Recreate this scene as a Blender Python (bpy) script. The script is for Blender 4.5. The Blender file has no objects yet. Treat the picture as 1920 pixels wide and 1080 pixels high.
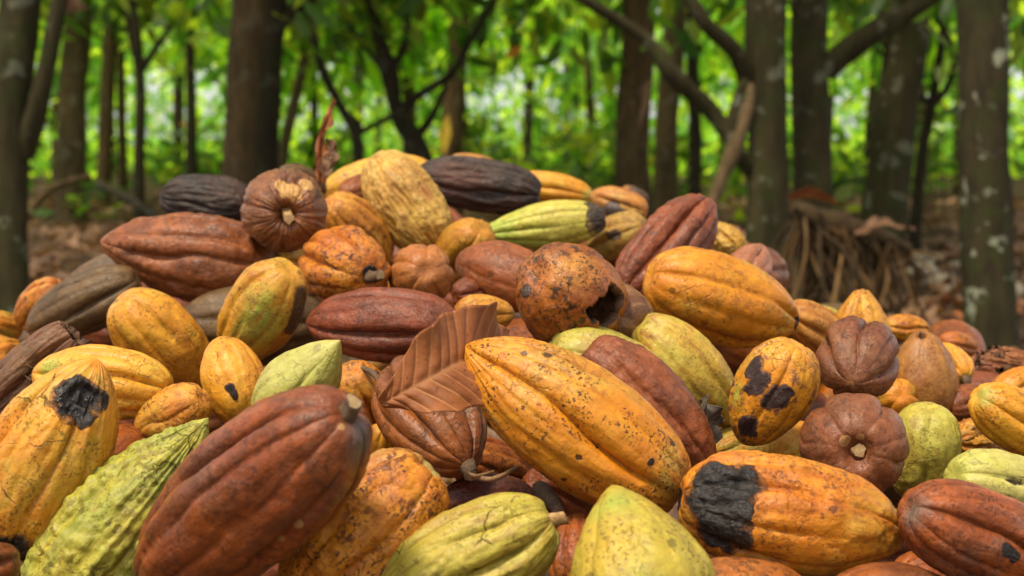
import bpy, math, random
import numpy as np
from mathutils import Vector, Matrix

# ------------------------------------------------------------------ camera, sky, sun, exposure
SC = bpy.context.scene
COL = SC.collection
FPX = 2800.0                      # focal length in pixels of a 1920 wide frame
CAM = Vector((0.0, 0.0, 0.80))
PITCH = math.atan((540 - 250) / FPX)
cam_data = bpy.data.cameras.new('camera')
cam = bpy.data.objects.new('camera', cam_data)
COL.objects.link(cam)
cam.location = CAM
cam.rotation_euler = (math.pi / 2 - PITCH, 0, 0)
cam_data.sensor_width = 36.0
cam_data.lens = 36.0 * FPX / 1920.0
cam_data.clip_start = 0.05
cam_data.clip_end = 500.0
cam_data.dof.use_dof = True
cam_data.dof.focus_distance = 1.14
cam_data.dof.aperture_fstop = 8.0
SC.camera = cam

SUN_EL, SUN_AZ = math.radians(66), math.radians(-140)   # azimuth from +Y towards +X
world = bpy.data.worlds.new('World')
SC.world = world
world.use_nodes = True
wn = world.node_tree.nodes
sky = wn.new('ShaderNodeTexSky')
sky.sky_type = 'NISHITA'
sky.sun_disc = False
sky.sun_elevation = SUN_EL
sky.sun_rotation = SUN_AZ
sky.air_density = 1.0
sky.dust_density = 1.0
sky.ozone_density = 1.0
wn['Background'].inputs['Strength'].default_value = 0.068
soft = wn.new('ShaderNodeHueSaturation')      # hazy, nearly neutral daylight
soft.inputs['Saturation'].default_value = 0.12
world.node_tree.links.new(sky.outputs[0], soft.inputs['Color'])
world.node_tree.links.new(soft.outputs[0], wn['Background'].inputs['Color'])

sd = bpy.data.lights.new('sun', 'SUN')
sd.energy = 1.5
sd.angle = math.radians(12)
sd.color = (1.0, 0.87, 0.66)
sun = bpy.data.objects.new('sun', sd)
COL.objects.link(sun)
sdir = Vector((math.sin(SUN_AZ) * math.cos(SUN_EL), math.cos(SUN_AZ) * math.cos(SUN_EL), math.sin(SUN_EL)))
sun.rotation_euler = (-sdir).to_track_quat('-Z', 'Y').to_euler()
sun.location = sdir * 30

SC.view_settings.view_transform = 'Standard'
SC.view_settings.look = 'None'
SC.view_settings.exposure = 1.6
SC.view_settings.gamma = 1.0
SC.cycles.use_denoising = True
SC.cycles.max_bounces = 8
SC.cycles.transparent_max_bounces = 8

RNG = np.random.RandomState(7)
random.seed(7)

# ------------------------------------------------------------------ helpers
FWD = Vector((0, math.cos(PITCH), -math.sin(PITCH)))
UP = Vector((0, math.sin(PITCH), math.cos(PITCH)))
RIGHT = Vector((1, 0, 0))

def at(px, py, d):
    """the point that stands d metres along the view axis and is seen at (px, py)"""
    return CAM + FWD * d + RIGHT * ((px - 960) / FPX * d) - UP * ((py - 540) / FPX * d)

def ground_at(px, d):
    p = at(px, 250, d)
    return Vector((p.x, p.y, 0.0))

def _hash(i, j, k, s):
    n = (i * 374761393 + j * 668265263 + k * 2147483647 + s * 1274126177) & 0x7fffffff
    n = ((n ^ (n >> 13)) * 1274126177) & 0x7fffffff
    n = ((n ^ (n >> 15)) * 668265263) & 0x7fffffff
    return ((n ^ (n >> 16)) & 0xffff) / 32767.5 - 1.0

def vnoise(P, seed=0):
    P = np.asarray(P, dtype=np.float64)
    I = np.floor(P).astype(np.int64)
    F = P - I
    F = F * F * F * (F * (F * 6 - 15) + 10)
    out = 0.0
    for a in (0, 1):
        for b in (0, 1):
            for c in (0, 1):
                w = ((F[..., 0] if a else 1 - F[..., 0]) * (F[..., 1] if b else 1 - F[..., 1])
                     * (F[..., 2] if c else 1 - F[..., 2]))
                out = out + w * _hash(I[..., 0] + a, I[..., 1] + b, I[..., 2] + c, seed)
    return out

_A, _B = .83, .61
ROT = (np.array([[math.cos(_A), -math.sin(_A), 0], [math.sin(_A), math.cos(_A), 0], [0, 0, 1]])
       @ np.array([[1, 0, 0], [0, math.cos(_B), -math.sin(_B)], [0, math.sin(_B), math.cos(_B)]]))
def fbm(P, seed=0, oct=3, gain=0.5):
    P = np.asarray(P, dtype=np.float64) @ ROT
    a, s, t = 1.0, 0.0, 0.0
    for o in range(oct):
        P = P @ ROT
        s = s + a * vnoise(P * (2.03 ** o) + 17.3 * o, seed + o * 11)
        t += a
        a *= gain
    return s / t

def smooth(x, a, b):
    t = np.clip((x - a) / (b - a), 0, 1)
    return t * t * (3 - 2 * t)

def mesh_obj(name, V, F, mat=None, parent=None, shade=True):
    me = bpy.data.meshes.new(name)
    V = np.asarray(V, dtype=np.float32)
    if isinstance(F, np.ndarray):
        nf, k = F.shape
        me.vertices.add(len(V))
        me.vertices.foreach_set('co', V.ravel())
        me.loops.add(nf * k)
        me.loops.foreach_set('vertex_index', F.astype(np.int32).ravel())
        me.polygons.add(nf)
        me.polygons.foreach_set('loop_start', np.arange(0, nf * k, k, dtype=np.int32))
        me.polygons.foreach_set('loop_total', np.full(nf, k, dtype=np.int32))
        me.update(calc_edges=True)
    else:
        me.from_pydata([tuple(v) for v in V], [], F)
        me.update()
    if shade:
        me.polygons.foreach_set('use_smooth', np.ones(len(me.polygons), dtype=bool))
    o = bpy.data.objects.new(name, me)
    COL.objects.link(o)
    if mat is not None:
        me.materials.append(mat)
    if parent is not None:
        o.parent = parent
    return o

def float_attr(o, name, vals):
    a = o.data.attributes.new(name, 'FLOAT', 'POINT')
    a.data.foreach_set('value', np.asarray(vals, dtype=np.float32))

def color_attr(o, name, cols):
    a = o.data.attributes.new(name, 'FLOAT_COLOR', 'POINT')
    c = np.ones((len(cols), 4), dtype=np.float32)
    c[:, :3] = cols
    a.data.foreach_set('color', c.ravel())

def tag(o, label=None, cat=None, group=None, kind=None):
    if label: o['label'] = label
    if cat: o['category'] = cat
    if group: o['group'] = group
    if kind: o['kind'] = kind
    return o

def empty(name, M):
    o = bpy.data.objects.new(name, None)
    o.empty_display_size = 0.05
    COL.objects.link(o)
    o.matrix_world = M
    return o

class G:
    """tiny node-graph writer"""
    def __init__(self, nt): self.nt = nt
    def n(self, t, **kw):
        x = self.nt.nodes.new(t)
        for k, v in kw.items(): setattr(x, k, v)
        return x
    def set(self, sock, v):
        if isinstance(v, bpy.types.NodeSocket): self.nt.links.new(v, sock)
        elif v is not None:
            if sock.type == 'RGBA' and len(v) == 3: v = (*v, 1)
            sock.default_value = v
    def math(self, op, a, b=None, c=None, clamp=False):
        x = self.n('ShaderNodeMath', operation=op, use_clamp=clamp)
        self.set(x.inputs[0], a); self.set(x.inputs[1], b); self.set(x.inputs[2], c)
        return x.outputs[0]
    def mix(self, f, a, b, blend='MIX'):
        x = self.n('ShaderNodeMix', data_type='RGBA', blend_type=blend)
        self.set(x.inputs[0], f); self.set(x.inputs[6], a); self.set(x.inputs[7], b)
        return x.outputs[2]
    def noise(self, vec, scale, detail=3, rough=0.5, dist=0.0):
        x = self.n('ShaderNodeTexNoise')
        self.set(x.inputs['Vector'], vec); self.set(x.inputs['Scale'], scale)
        self.set(x.inputs['Detail'], detail); self.set(x.inputs['Roughness'], rough)
        self.set(x.inputs['Distortion'], dist)
        return x.outputs[0]
    def voro(self, vec, scale, feature='F1', rnd=1.0):
        x = self.n('ShaderNodeTexVoronoi', feature=feature)
        self.set(x.inputs['Vector'], vec); self.set(x.inputs['Scale'], scale)
        self.set(x.inputs['Randomness'], rnd)
        return x
    def step(self, v, a, b):
        x = self.n('ShaderNodeMapRange', interpolation_type='SMOOTHSTEP')
        self.set(x.inputs[0], v); self.set(x.inputs[1], a); self.set(x.inputs[2], b)
        return x.outputs[0]
    def vmath(self, op, a, b=None):
        x = self.n('ShaderNodeVectorMath', operation=op)
        self.set(x.inputs[0], a); self.set(x.inputs[1], b)
        return x.outputs[0]
    def attr(self, name):
        x = self.n('ShaderNodeAttribute', attribute_name=name)
        return x

def new_mat(name):
    m = bpy.data.materials.new(name)
    m.use_nodes = True
    g = G(m.node_tree)
    b = m.node_tree.nodes['Principled BSDF']
    return m, g, b

# ------------------------------------------------------------------ pod skin: one node group, its inputs set per pod
def build_pod_group():
    ng = bpy.data.node_groups.new('pod_skin', 'ShaderNodeTree')
    I = ng.interface
    def inp(n, t, d):
        s = I.new_socket(n, in_out='INPUT', socket_type=t)
        s.default_value = d
    C, Fl = 'NodeSocketColor', 'NodeSocketFloat'
    for n in ('A', 'B', 'Streak', 'Mottle', 'Tint', 'Pale', 'Black'):
        inp(n, C, (0.5, 0.5, 0.5, 1))
    for n, d in (('StreakAmt', .4), ('MottleAmt', .4), ('SpeckAmt', .5), ('CrackAmt', .3), ('Seed', 0.), ('Rough', .5), ('Bump', .5), ('DustAmt', .2)):
        inp(n, Fl, d)
    for n in ('Color',): I.new_socket(n, in_out='OUTPUT', socket_type=C)
    I.new_socket('Roughness', in_out='OUTPUT', socket_type=Fl)
    I.new_socket('Height', in_out='OUTPUT', socket_type=Fl)
    g = G(ng)
    gi = g.n('NodeGroupInput'); go = g.n('NodeGroupOutput')
    i = gi.outputs
    tc = g.n('ShaderNodeTexCoord')
    off = g.n('ShaderNodeCombineXYZ')
    g.set(off.inputs[0], i['Seed']); g.set(off.inputs[1], g.math('MULTIPLY', i['Seed'], 1.7)); g.set(off.inputs[2], g.math('MULTIPLY', i['Seed'], .6))
    v = g.vmath('ADD', tc.outputs['Object'], off.outputs[0])
    st = g.n('ShaderNodeCombineXYZ'); st.inputs[0].default_value = 1; st.inputs[1].default_value = 1; st.inputs[2].default_value = .16
    vs = g.vmath('MULTIPLY', v, st.outputs[0])
    low = g.noise(v, 22, 3, .6)
    c = g.mix(g.step(low, .36, .64), i['A'], i['B'])
    fine_tone = g.noise(v, 90, 4, .6)
    c = g.mix(1.0, c, g.mix(g.step(fine_tone, .2, .8), (.80, .77, .74), (1.16, 1.16, 1.14)), 'MULTIPLY')
    # soft tint zones (green flanks, brown ends)
    t = g.attr('tint').outputs['Fac']
    tn = g.math('ADD', t, g.math('MULTIPLY', g.math('SUBTRACT', g.noise(v, 48, 4, .65), .5), .9))
    c = g.mix(g.math('MULTIPLY', g.step(tn, .05, .95), g.step(t, 0.0, .2)), c, i['Tint'])
    c = g.mix(g.math('MULTIPLY', g.step(g.noise(v, 13, 4, .6, .4), .50, .66), .42), c, i['Tint'])
    # streaks along the pod
    sn = g.noise(vs, 95, 4, .6, .4)
    c = g.mix(g.math('MULTIPLY', g.step(sn, .48, .62), i['StreakAmt']), c, i['Streak'])
    # blotchy mottling, clustered
    cl = g.step(g.noise(v, 26, 3, .6), .42, .60)
    mn = g.noise(v, 170, 6, .7, .5)
    stain = g.step(g.noise(v, 36, 5, .62, .6), .53, .66)
    c = g.mix(g.math('MULTIPLY', g.math('MULTIPLY', stain, i['MottleAmt']), .55), c, g.mix(.45, i['Mottle'], i['Streak']))
    mo = g.math('MULTIPLY', g.step(mn, .50, .57), g.math('MULTIPLY_ADD', cl, .82, .18))
    c = g.mix(g.math('MULTIPLY', mo, g.math('MULTIPLY', i['MottleAmt'], 1.5), None, True), c, i['Mottle'])
    # scuffed ridge tops, from the relief stored with the mesh
    rl = g.attr('relief').outputs['Fac']
    dust = g.math('MULTIPLY', g.step(g.math('ADD', rl, g.math('MULTIPLY', g.math('SUBTRACT', g.noise(v, 160, 5, .7), .5), 1.6)), .15, .75), i['DustAmt'])
    c = g.mix(dust, c, i['Pale'])
    # small dark specks and round lesions
    s1 = g.step(g.noise(v, 390, 3, .6), .565, .61)
    s1 = g.math('MULTIPLY', s1, g.step(g.noise(v, 38, 3, .6), .45, .58))
    vo = g.voro(v, 75)
    sep = g.n('ShaderNodeSeparateColor'); g.set(sep.inputs[0], vo.outputs['Color'])
    rad = g.math('MULTIPLY', g.math('POWER', sep.outputs[0], 7.0), .34)
    dd = g.math('ADD', vo.outputs['Distance'], g.math('MULTIPLY', g.math('SUBTRACT', g.noise(v, 260, 3, .6), .5), .42))
    s2 = g.step(g.math('SUBTRACT', rad, dd), -.01, .05)
    # fissures
    nz = g.n('ShaderNodeTexNoise'); g.set(nz.inputs['Vector'], v); nz.inputs['Scale'].default_value = 60; nz.inputs['Detail'].default_value = 3
    sc = g.n('ShaderNodeVectorMath', operation='SCALE'); g.set(sc.inputs[0], nz.outputs[1]); sc.inputs['Scale'].default_value = .022
    ve = g.voro(g.vmath('ADD', v, sc.outputs[0]), 34, 'DISTANCE_TO_EDGE')
    cr = g.math('SUBTRACT', 1.0, g.step(ve.outputs['Distance'], .004, .028))
    cr = g.math('MULTIPLY', cr, g.step(g.noise(v, 20, 2, .5), .55, .66))
    cr = g.math('MULTIPLY', cr, i['CrackAmt'])
    sp = g.math('MULTIPLY', g.math('MAXIMUM', s1, s2), i['SpeckAmt'])
    c = g.mix(g.math('MAXIMUM', sp, cr, None, True), c, (.035, .016, .008))
    # scars: pale flesh, black rot
    pa = g.attr('pale').outputs['Fac']
    pm = g.step(g.math('ADD', pa, g.math('MULTIPLY', g.math('SUBTRACT', g.noise(v, 150, 3, .6), .5), .5)), .10, .30)
    pm = g.math('MULTIPLY', pm, g.step(pa, 0, .05))
    c = g.mix(pm, c, g.mix(g.noise(v, 180, 4, .6), i['Pale'], g.mix(.5, i['Pale'], (.25, .11, .03))))
    ba = g.attr('black').outputs['Fac']
    bn = g.math('ADD', ba, g.math('MULTIPLY', g.math('SUBTRACT', g.noise(v, 62, 6, .72), .5), 3.4))
    b0 = g.step(ba, 0, .04)
    halo = g.math('MULTIPLY', g.step(bn, -.9, .30), b0)
    bm = g.math('MULTIPLY', g.step(bn, -.02, .50), b0)
    c = g.mix(g.math('MULTIPLY', halo, .88), c, g.mix(.5, i['Mottle'], (.12, .05, .015)))
    c = g.mix(bm, c, g.mix(g.math('MULTIPLY', g.step(g.noise(v, 200, 5, .7), .48, .66), .6), i['Black'], (.070, .052, .038)))
    ro = g.math('ADD', g.math('SUBTRACT', i['Rough'], .10), g.math('MULTIPLY', g.math('SUBTRACT', g.noise(v, 70, 4, .6), .5), .6))
    ro = g.math('ADD', ro, g.math('MULTIPLY', bm, -.12), None, True)
    h = g.math('MULTIPLY', g.noise(v, 210, 5, .62), .5)
    h = g.math('ADD', h, g.math('MULTIPLY', sn, .55))
    h = g.math('ADD', h, g.math('MULTIPLY', mn, .35))
    h = g.math('SUBTRACT', h, g.math('MULTIPLY', cr, .9))
    h = g.math('SUBTRACT', h, g.math('MULTIPLY', sp, .35))
    h = g.math('ADD', h, g.math('MULTIPLY', bm, g.math('MULTIPLY', g.noise(vs, 190, 5, .7), 1.2)))
    h = g.math('MULTIPLY', h, i['Bump'])
    g.set(go.inputs['Color'], c); g.set(go.inputs['Roughness'], ro); g.set(go.inputs['Height'], h)
    return ng

POD_GROUP = build_pod_group()

# palette: A, B, streak, mottle, tint, pale, black | streak, mottle, speck, crack, rough, bump, dust
BLK = (.016, .013, .012)
PAL = {
 'yellow':  ((.66, .270, .016), (.57, .195, .011), (.56, .18, .012), (.24, .075, .014), (.38, .36, .05), (.78, .48, .12), BLK, .50, .30, .55, .30, .46, .8, .10),
 'gold':    ((.70, .335, .025), (.63, .255, .016), (.60, .23, .016), (.32, .11, .018), (.44, .42, .06), (.82, .54, .13), BLK, .45, .25, .45, .30, .45, .8, .12),
 'orange':  ((.60, .205, .012), (.50, .135, .009), (.38, .090, .010), (.17, .045, .010), (.40, .32, .045), (.68, .34, .06), BLK, .55, .48, .65, .25, .48, 1.0, .14),
 'rust':    ((.42, .115, .014), (.31, .075, .014), (.19, .045, .012), (.060, .028, .012), (.46, .18, .02), (.54, .26, .07), BLK, .5, .55, .6, .25, .5, .9, .14),
 'brown':   ((.300, .084, .016), (.215, .056, .012), (.12, .036, .012), (.075, .024, .010), (.13, .075, .045), (.40, .17, .065), BLK, .5, .45, .45, .15, .48, .9, .12),
 'redbrown':((.275, .066, .016), (.195, .046, .012), (.11, .028, .010), (.070, .020, .009), (.11, .06, .04), (.38, .15, .065), BLK, .5, .45, .4, .15, .46, 1.0, .12),
 'tan':     ((.48, .18, .045), (.40, .135, .03), (.30, .09, .02), (.16, .052, .015), (.34, .14, .04), (.56, .28, .10), BLK, .45, .3, .4, .15, .5, .7, .16),
 'olive':   ((.150, .082, .026), (.100, .055, .020), (.06, .035, .014), (.045, .026, .012), (.22, .11, .03), (.24, .14, .06), BLK, .55, .4, .3, .15, .56, .9, .22),
 'black':   ((.034, .022, .015), (.020, .014, .011), (.055, .030, .018), (.012, .009, .007), (.12, .042, .022), (.10, .062, .042), BLK, .6, .4, .3, .2, .55, 1.4, .26),
 'lime':    ((.46, .350, .045), (.51, .345, .038), (.36, .27, .035), (.21, .11, .025), (.60, .42, .05), (.66, .58, .18), BLK, .5, .30, .4, .20, .46, .8, .14),
 'green':   ((.30, .36, .040), (.38, .40, .050), (.22, .23, .028), (.19, .13, .028), (.54, .42, .045), (.55, .53, .13), BLK, .5, .35, .5, .25, .47, 1.0, .14),
 'pale':    ((.54, .52, .12), (.58, .50, .11), (.45, .40, .07), (.30, .18, .045), (.40, .44, .07), (.74, .66, .30), BLK, .4, .25, .35, .2, .46, .7, .14),
 'straw':   ((.68, .42, .075), (.55, .29, .038), (.42, .19, .025), (.22, .09, .02), (.40, .35, .06), (.76, .54, .19), BLK, .6, .45, .4, .3, .55, 1.2, .3),
}
_mi = [0]
def pod_material(pal, **ov):
    p = PAL[pal]
    _mi[0] += 1
    m, g, b = new_mat('pod_skin_' + pal)
    x = g.n('ShaderNodeGroup'); x.node_tree = POD_GROUP
    for k, n in enumerate(('A', 'B', 'Streak', 'Mottle', 'Tint', 'Pale', 'Black')):
        x.inputs[n].default_value = (*ov.get(n, p[k]), 1)
    for k, n in enumerate(('StreakAmt', 'MottleAmt', 'SpeckAmt', 'CrackAmt', 'Rough', 'Bump', 'DustAmt')):
        x.inputs[n].default_value = ov.get(n, p[7 + k])
    x.inputs['Seed'].default_value = 1.37 * _mi[0]
    g.set(b.inputs['Base Color'], x.outputs['Color'])
    g.set(b.inputs['Roughness'], x.outputs['Roughness'])
    b.inputs['Specular IOR Level'].default_value = .36
    bp = g.n('ShaderNodeBump'); bp.inputs['Strength'].default_value = .9; bp.inputs['Distance'].default_value = .0024
    g.set(bp.inputs['Height'], x.outputs['Height']); g.set(b.inputs['Normal'], bp.outputs[0])
    return m

def simple_mat(name, a, b2, scale=60, rough=.7, bump=.4, dist=.002, stretch=(1, 1, 1), trans=0.0):
    m, g, b = new_mat(name)
    tc = g.n('ShaderNodeTexCoord')
    v = g.vmath('MULTIPLY', tc.outputs['Object'], stretch)
    n1 = g.noise(v, scale, 6, .65); n2 = g.noise(v, scale * 4, 4, .6)
    g.set(b.inputs['Base Color'], g.mix(g.step(g.math('MULTIPLY_ADD', n2, .4, g.math('MULTIPLY', n1, .6)), .35, .65), a, b2))
    b.inputs['Roughness'].default_value = rough
    bp = g.n('ShaderNodeBump'); bp.inputs['Strength'].default_value = bump; bp.inputs['Distance'].default_value = dist
    g.set(bp.inputs['Height'], n2); g.set(b.inputs['Normal'], bp.outputs[0])
    return m

STALK = simple_mat('pod_stalk', (.15, .085, .04), (.07, .04, .02), 120, .75, .6)
STALK_PALE = simple_mat('pod_stalk_pale', (.50, .31, .12), (.33, .17, .06), 150, .7, .6)
CUTFACE = simple_mat('stalk_cut_face', (.62, .42, .20), (.34, .19, .08), 400, .8, .7)
FLESH = simple_mat('pod_inner_husk', (.16, .075, .03), (.08, .036, .016), 80, .8, .6)

# ------------------------------------------------------------------ pod geometry
PROFILE = {   # (stem exponent, stem power, tip exponent, tip power, peak)
 'oval':    (2.3, .50, 2.1, .62, .46),
 'long':    (2.2, .55, 2.0, .72, .46),
 'pointed': (2.3, .55, 1.75, .95, .40),
 'bell':    (2.4, .50, 1.55, .76, .36),
 'round':   (2.2, .50, 2.2, .52, .47),
 'neck':    (1.8, .85, 2.2, .60, .56),
 'blunt':   (2.8, .46, 2.5, .55, .50),
}
LOD = {0: (168, 150), 1: (108, 96), 2: (76, 64)}

def pod_shape(L, R, prof='oval', g5=.07, g10=.035, wart=.0010, wfreq=80., wr=.0, lump=.055, bend=None, ph=0., seed=0, lod=1, dimple=.5, nub=0.0, flat=1.0):
    nu, nv = LOD[lod]
    if bend is None: bend = random.Random(seed).uniform(-.035, .035)
    ns, ms, nt, mt, tp = PROFILE[prof]
    k = np.linspace(0, 1, nv)
    t = .5 - .5 * np.cos(np.pi * k)
    t = .72 * t + .28 * k
    th = np.linspace(0, 2 * np.pi, nu, endpoint=False)
    T, TH = np.meshgrid(t, th, indexing='ij')
    u = np.where(T < tp, (tp - T) / tp, (T - tp) / (1 - tp))
    u = np.clip(u, 0, 1)
    r = np.where(T < tp, np.power(np.clip(1 - u ** ns, 0, 1), ms), np.power(np.clip(1 - u ** nt, 0, 1), mt))
    if nub > 0:
        nubr = nub * np.sqrt(np.clip(1 - ((T - .965) / .035) ** 2, 0, 1)) * (T > .93)
        r = np.maximum(r, nubr)
    env = np.power(np.clip(np.sin(np.pi * np.clip(T, .0, 1)), 0, 1), .22)
    cyl = np.stack([np.cos(TH), np.sin(TH), T * 1.6], -1)
    wob = .15 * vnoise(cyl * 1.7 + 3.1, seed) + .04 * vnoise(cyl * 4.3, seed + 5)
    a = TH + ph + wob
    dep = 1 + .8 * vnoise(cyl * 1.9 + 9.0, seed + 3)
    lobe5 = 1 - np.power(np.abs(np.sin(2.5 * a)), .5)
    lobe10 = 1 - np.power(np.abs(np.sin(5 * a)), .75)
    c5 = np.exp(-(np.arcsin(np.clip(np.abs(np.sin(2.5 * a)), 0, 1)) / 2.5 / .055) ** 2)
    c10 = np.exp(-(np.arcsin(np.clip(np.abs(np.sin(5 * a)), 0, 1)) / 5 / .050) ** 2)
    groove = (1.65 * (g5 * lobe5 + g10 * lobe10) + .45 * g5 * c5 + .5 * g10 * c10) * env * np.maximum(dep, .25)
    low = lump * fbm(cyl * 1.3 + 1.7, seed + 21, 2) + .020 * fbm(cyl * 3.4 + 4.0, seed + 23, 2)
    rr = R * r * (1 - groove + low * np.minimum(1, r * 2))
    Z = T * L
    X = np.cos(TH) * rr
    Y = np.sin(TH) * rr * flat
    # the stalk end sinks in a little between its shoulders
    q = rr / R
    Z = Z + np.where(T < .3, dimple * R * .30 * np.exp(-(q / .26) ** 2), 0)
    X = X + bend * L * (np.sin(np.pi * T) - .5)
    P = np.stack([X, Y, Z], -1)
    dth = np.roll(P, -1, 1) - np.roll(P, 1, 1)
    dv = np.gradient(P, axis=0)
    N = np.cross(dth, dv)
    ln = np.linalg.norm(N, axis=-1, keepdims=True)
    N = N / np.maximum(ln, 1e-12)
    fade = np.clip(q * 3, 0, 1)
    d = np.zeros_like(T)
    rel = -groove * 6 + .25
    if wart > 0:
        w = fbm(P * wfreq, seed + 31, 3, .55)
        wv = np.abs(fbm(P * np.array([wfreq * .8, wfreq * .8, wfreq * .45]), seed + 37, 2))
        bumpy = .55 * (smooth(w, -.25, .5) - .4) + .35 * (wv - .2)
        d = d + wart * bumpy
        rel = rel + .5 * bumpy
    if wr > 0:
        s = np.stack([np.cos(TH) * 5, np.sin(TH) * 5, T * 2.6], -1)
        s = s + .5 * np.stack([vnoise(s, seed + 41), vnoise(s + 5, seed + 42), vnoise(s + 9, seed + 43)], -1)
        w = 1 - np.abs(fbm(s * 1.25, seed + 44, 3, .55)) * 2.4
        d = d + wr * w
        rel = rel + .4 * w
    P = P + N * (d * fade)[..., None]
    return P, N, T, TH, np.clip(rel, -1, 1)

def pod_faces(nu, nv):
    i = np.arange(nv - 1)[:, None]; j = np.arange(nu)[None, :]
    a = i * nu + j; b = i * nu + (j + 1) % nu
    return np.stack([a, b, b + nu, a + nu], -1).reshape(-1, 4)

def frame_from(S, T, roll=0.0):
    z = (T - S).normalized()
    c = (CAM - (S + T) / 2)
    x = (c - z * c.dot(z))
    x = x.normalized() if x.length > 1e-4 else Vector((0, 0, 1))
    y = z.cross(x)
    M = Matrix((x, y, z)).transposed().to_4x4()
    M.translation = S
    return M @ Matrix.Rotation(roll, 4, 'Z')

ALLPODS = []    # centres, used for the pods lying deeper in the heap
_pseed = [100]

def stalk_mesh(ln, r, seed, bendv=.25):
    n, k = 7, 10
    V, F = [], []
    for i in range(n):
        s = i / (n - 1)
        rad = r * (1.25 - .45 * s + .28 * max(0, s - .72) * 3)
        for j in range(k):
            a = 2 * math.pi * j / k
            rr = rad * (1 + .12 * math.sin(3 * a + seed) + .10 * math.sin(5 * a + seed * 2) + .07 * random.uniform(-1, 1))
            V.append((rr * math.cos(a) + bendv * ln * s * s, rr * math.sin(a), .35 * r - s * ln))
    for i in range(n - 1):
        for j in range(k):
            F.append((i * k + j, (i + 1) * k + j, (i + 1) * k + (j + 1) % k, i * k + (j + 1) % k))
    V.append((bendv * ln, 0, .35 * r - ln * .98))
    for j in range(k):
        F.append(((n - 1) * k + j, len(V) - 1, (n - 1) * k + (j + 1) % k))
    # the machete cut: a ragged disc just proud of the end
    rim = [V[(n - 1) * k + j] for j in range(k)]
    c = (bendv * ln, 0, .35 * r - ln * 1.0)
    CV = [tuple(c[q] + (p[q] - c[q]) * random.uniform(.78, .93) + (0, 0, -random.uniform(.03, .09) * r)[q] for q in range(3)) for p in rim] + [(c[0], c[1], c[2] - .10 * r)]
    CF = [(j, k, (j + 1) % k) for j in range(k)]
    return V, F, CV, CF

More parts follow.
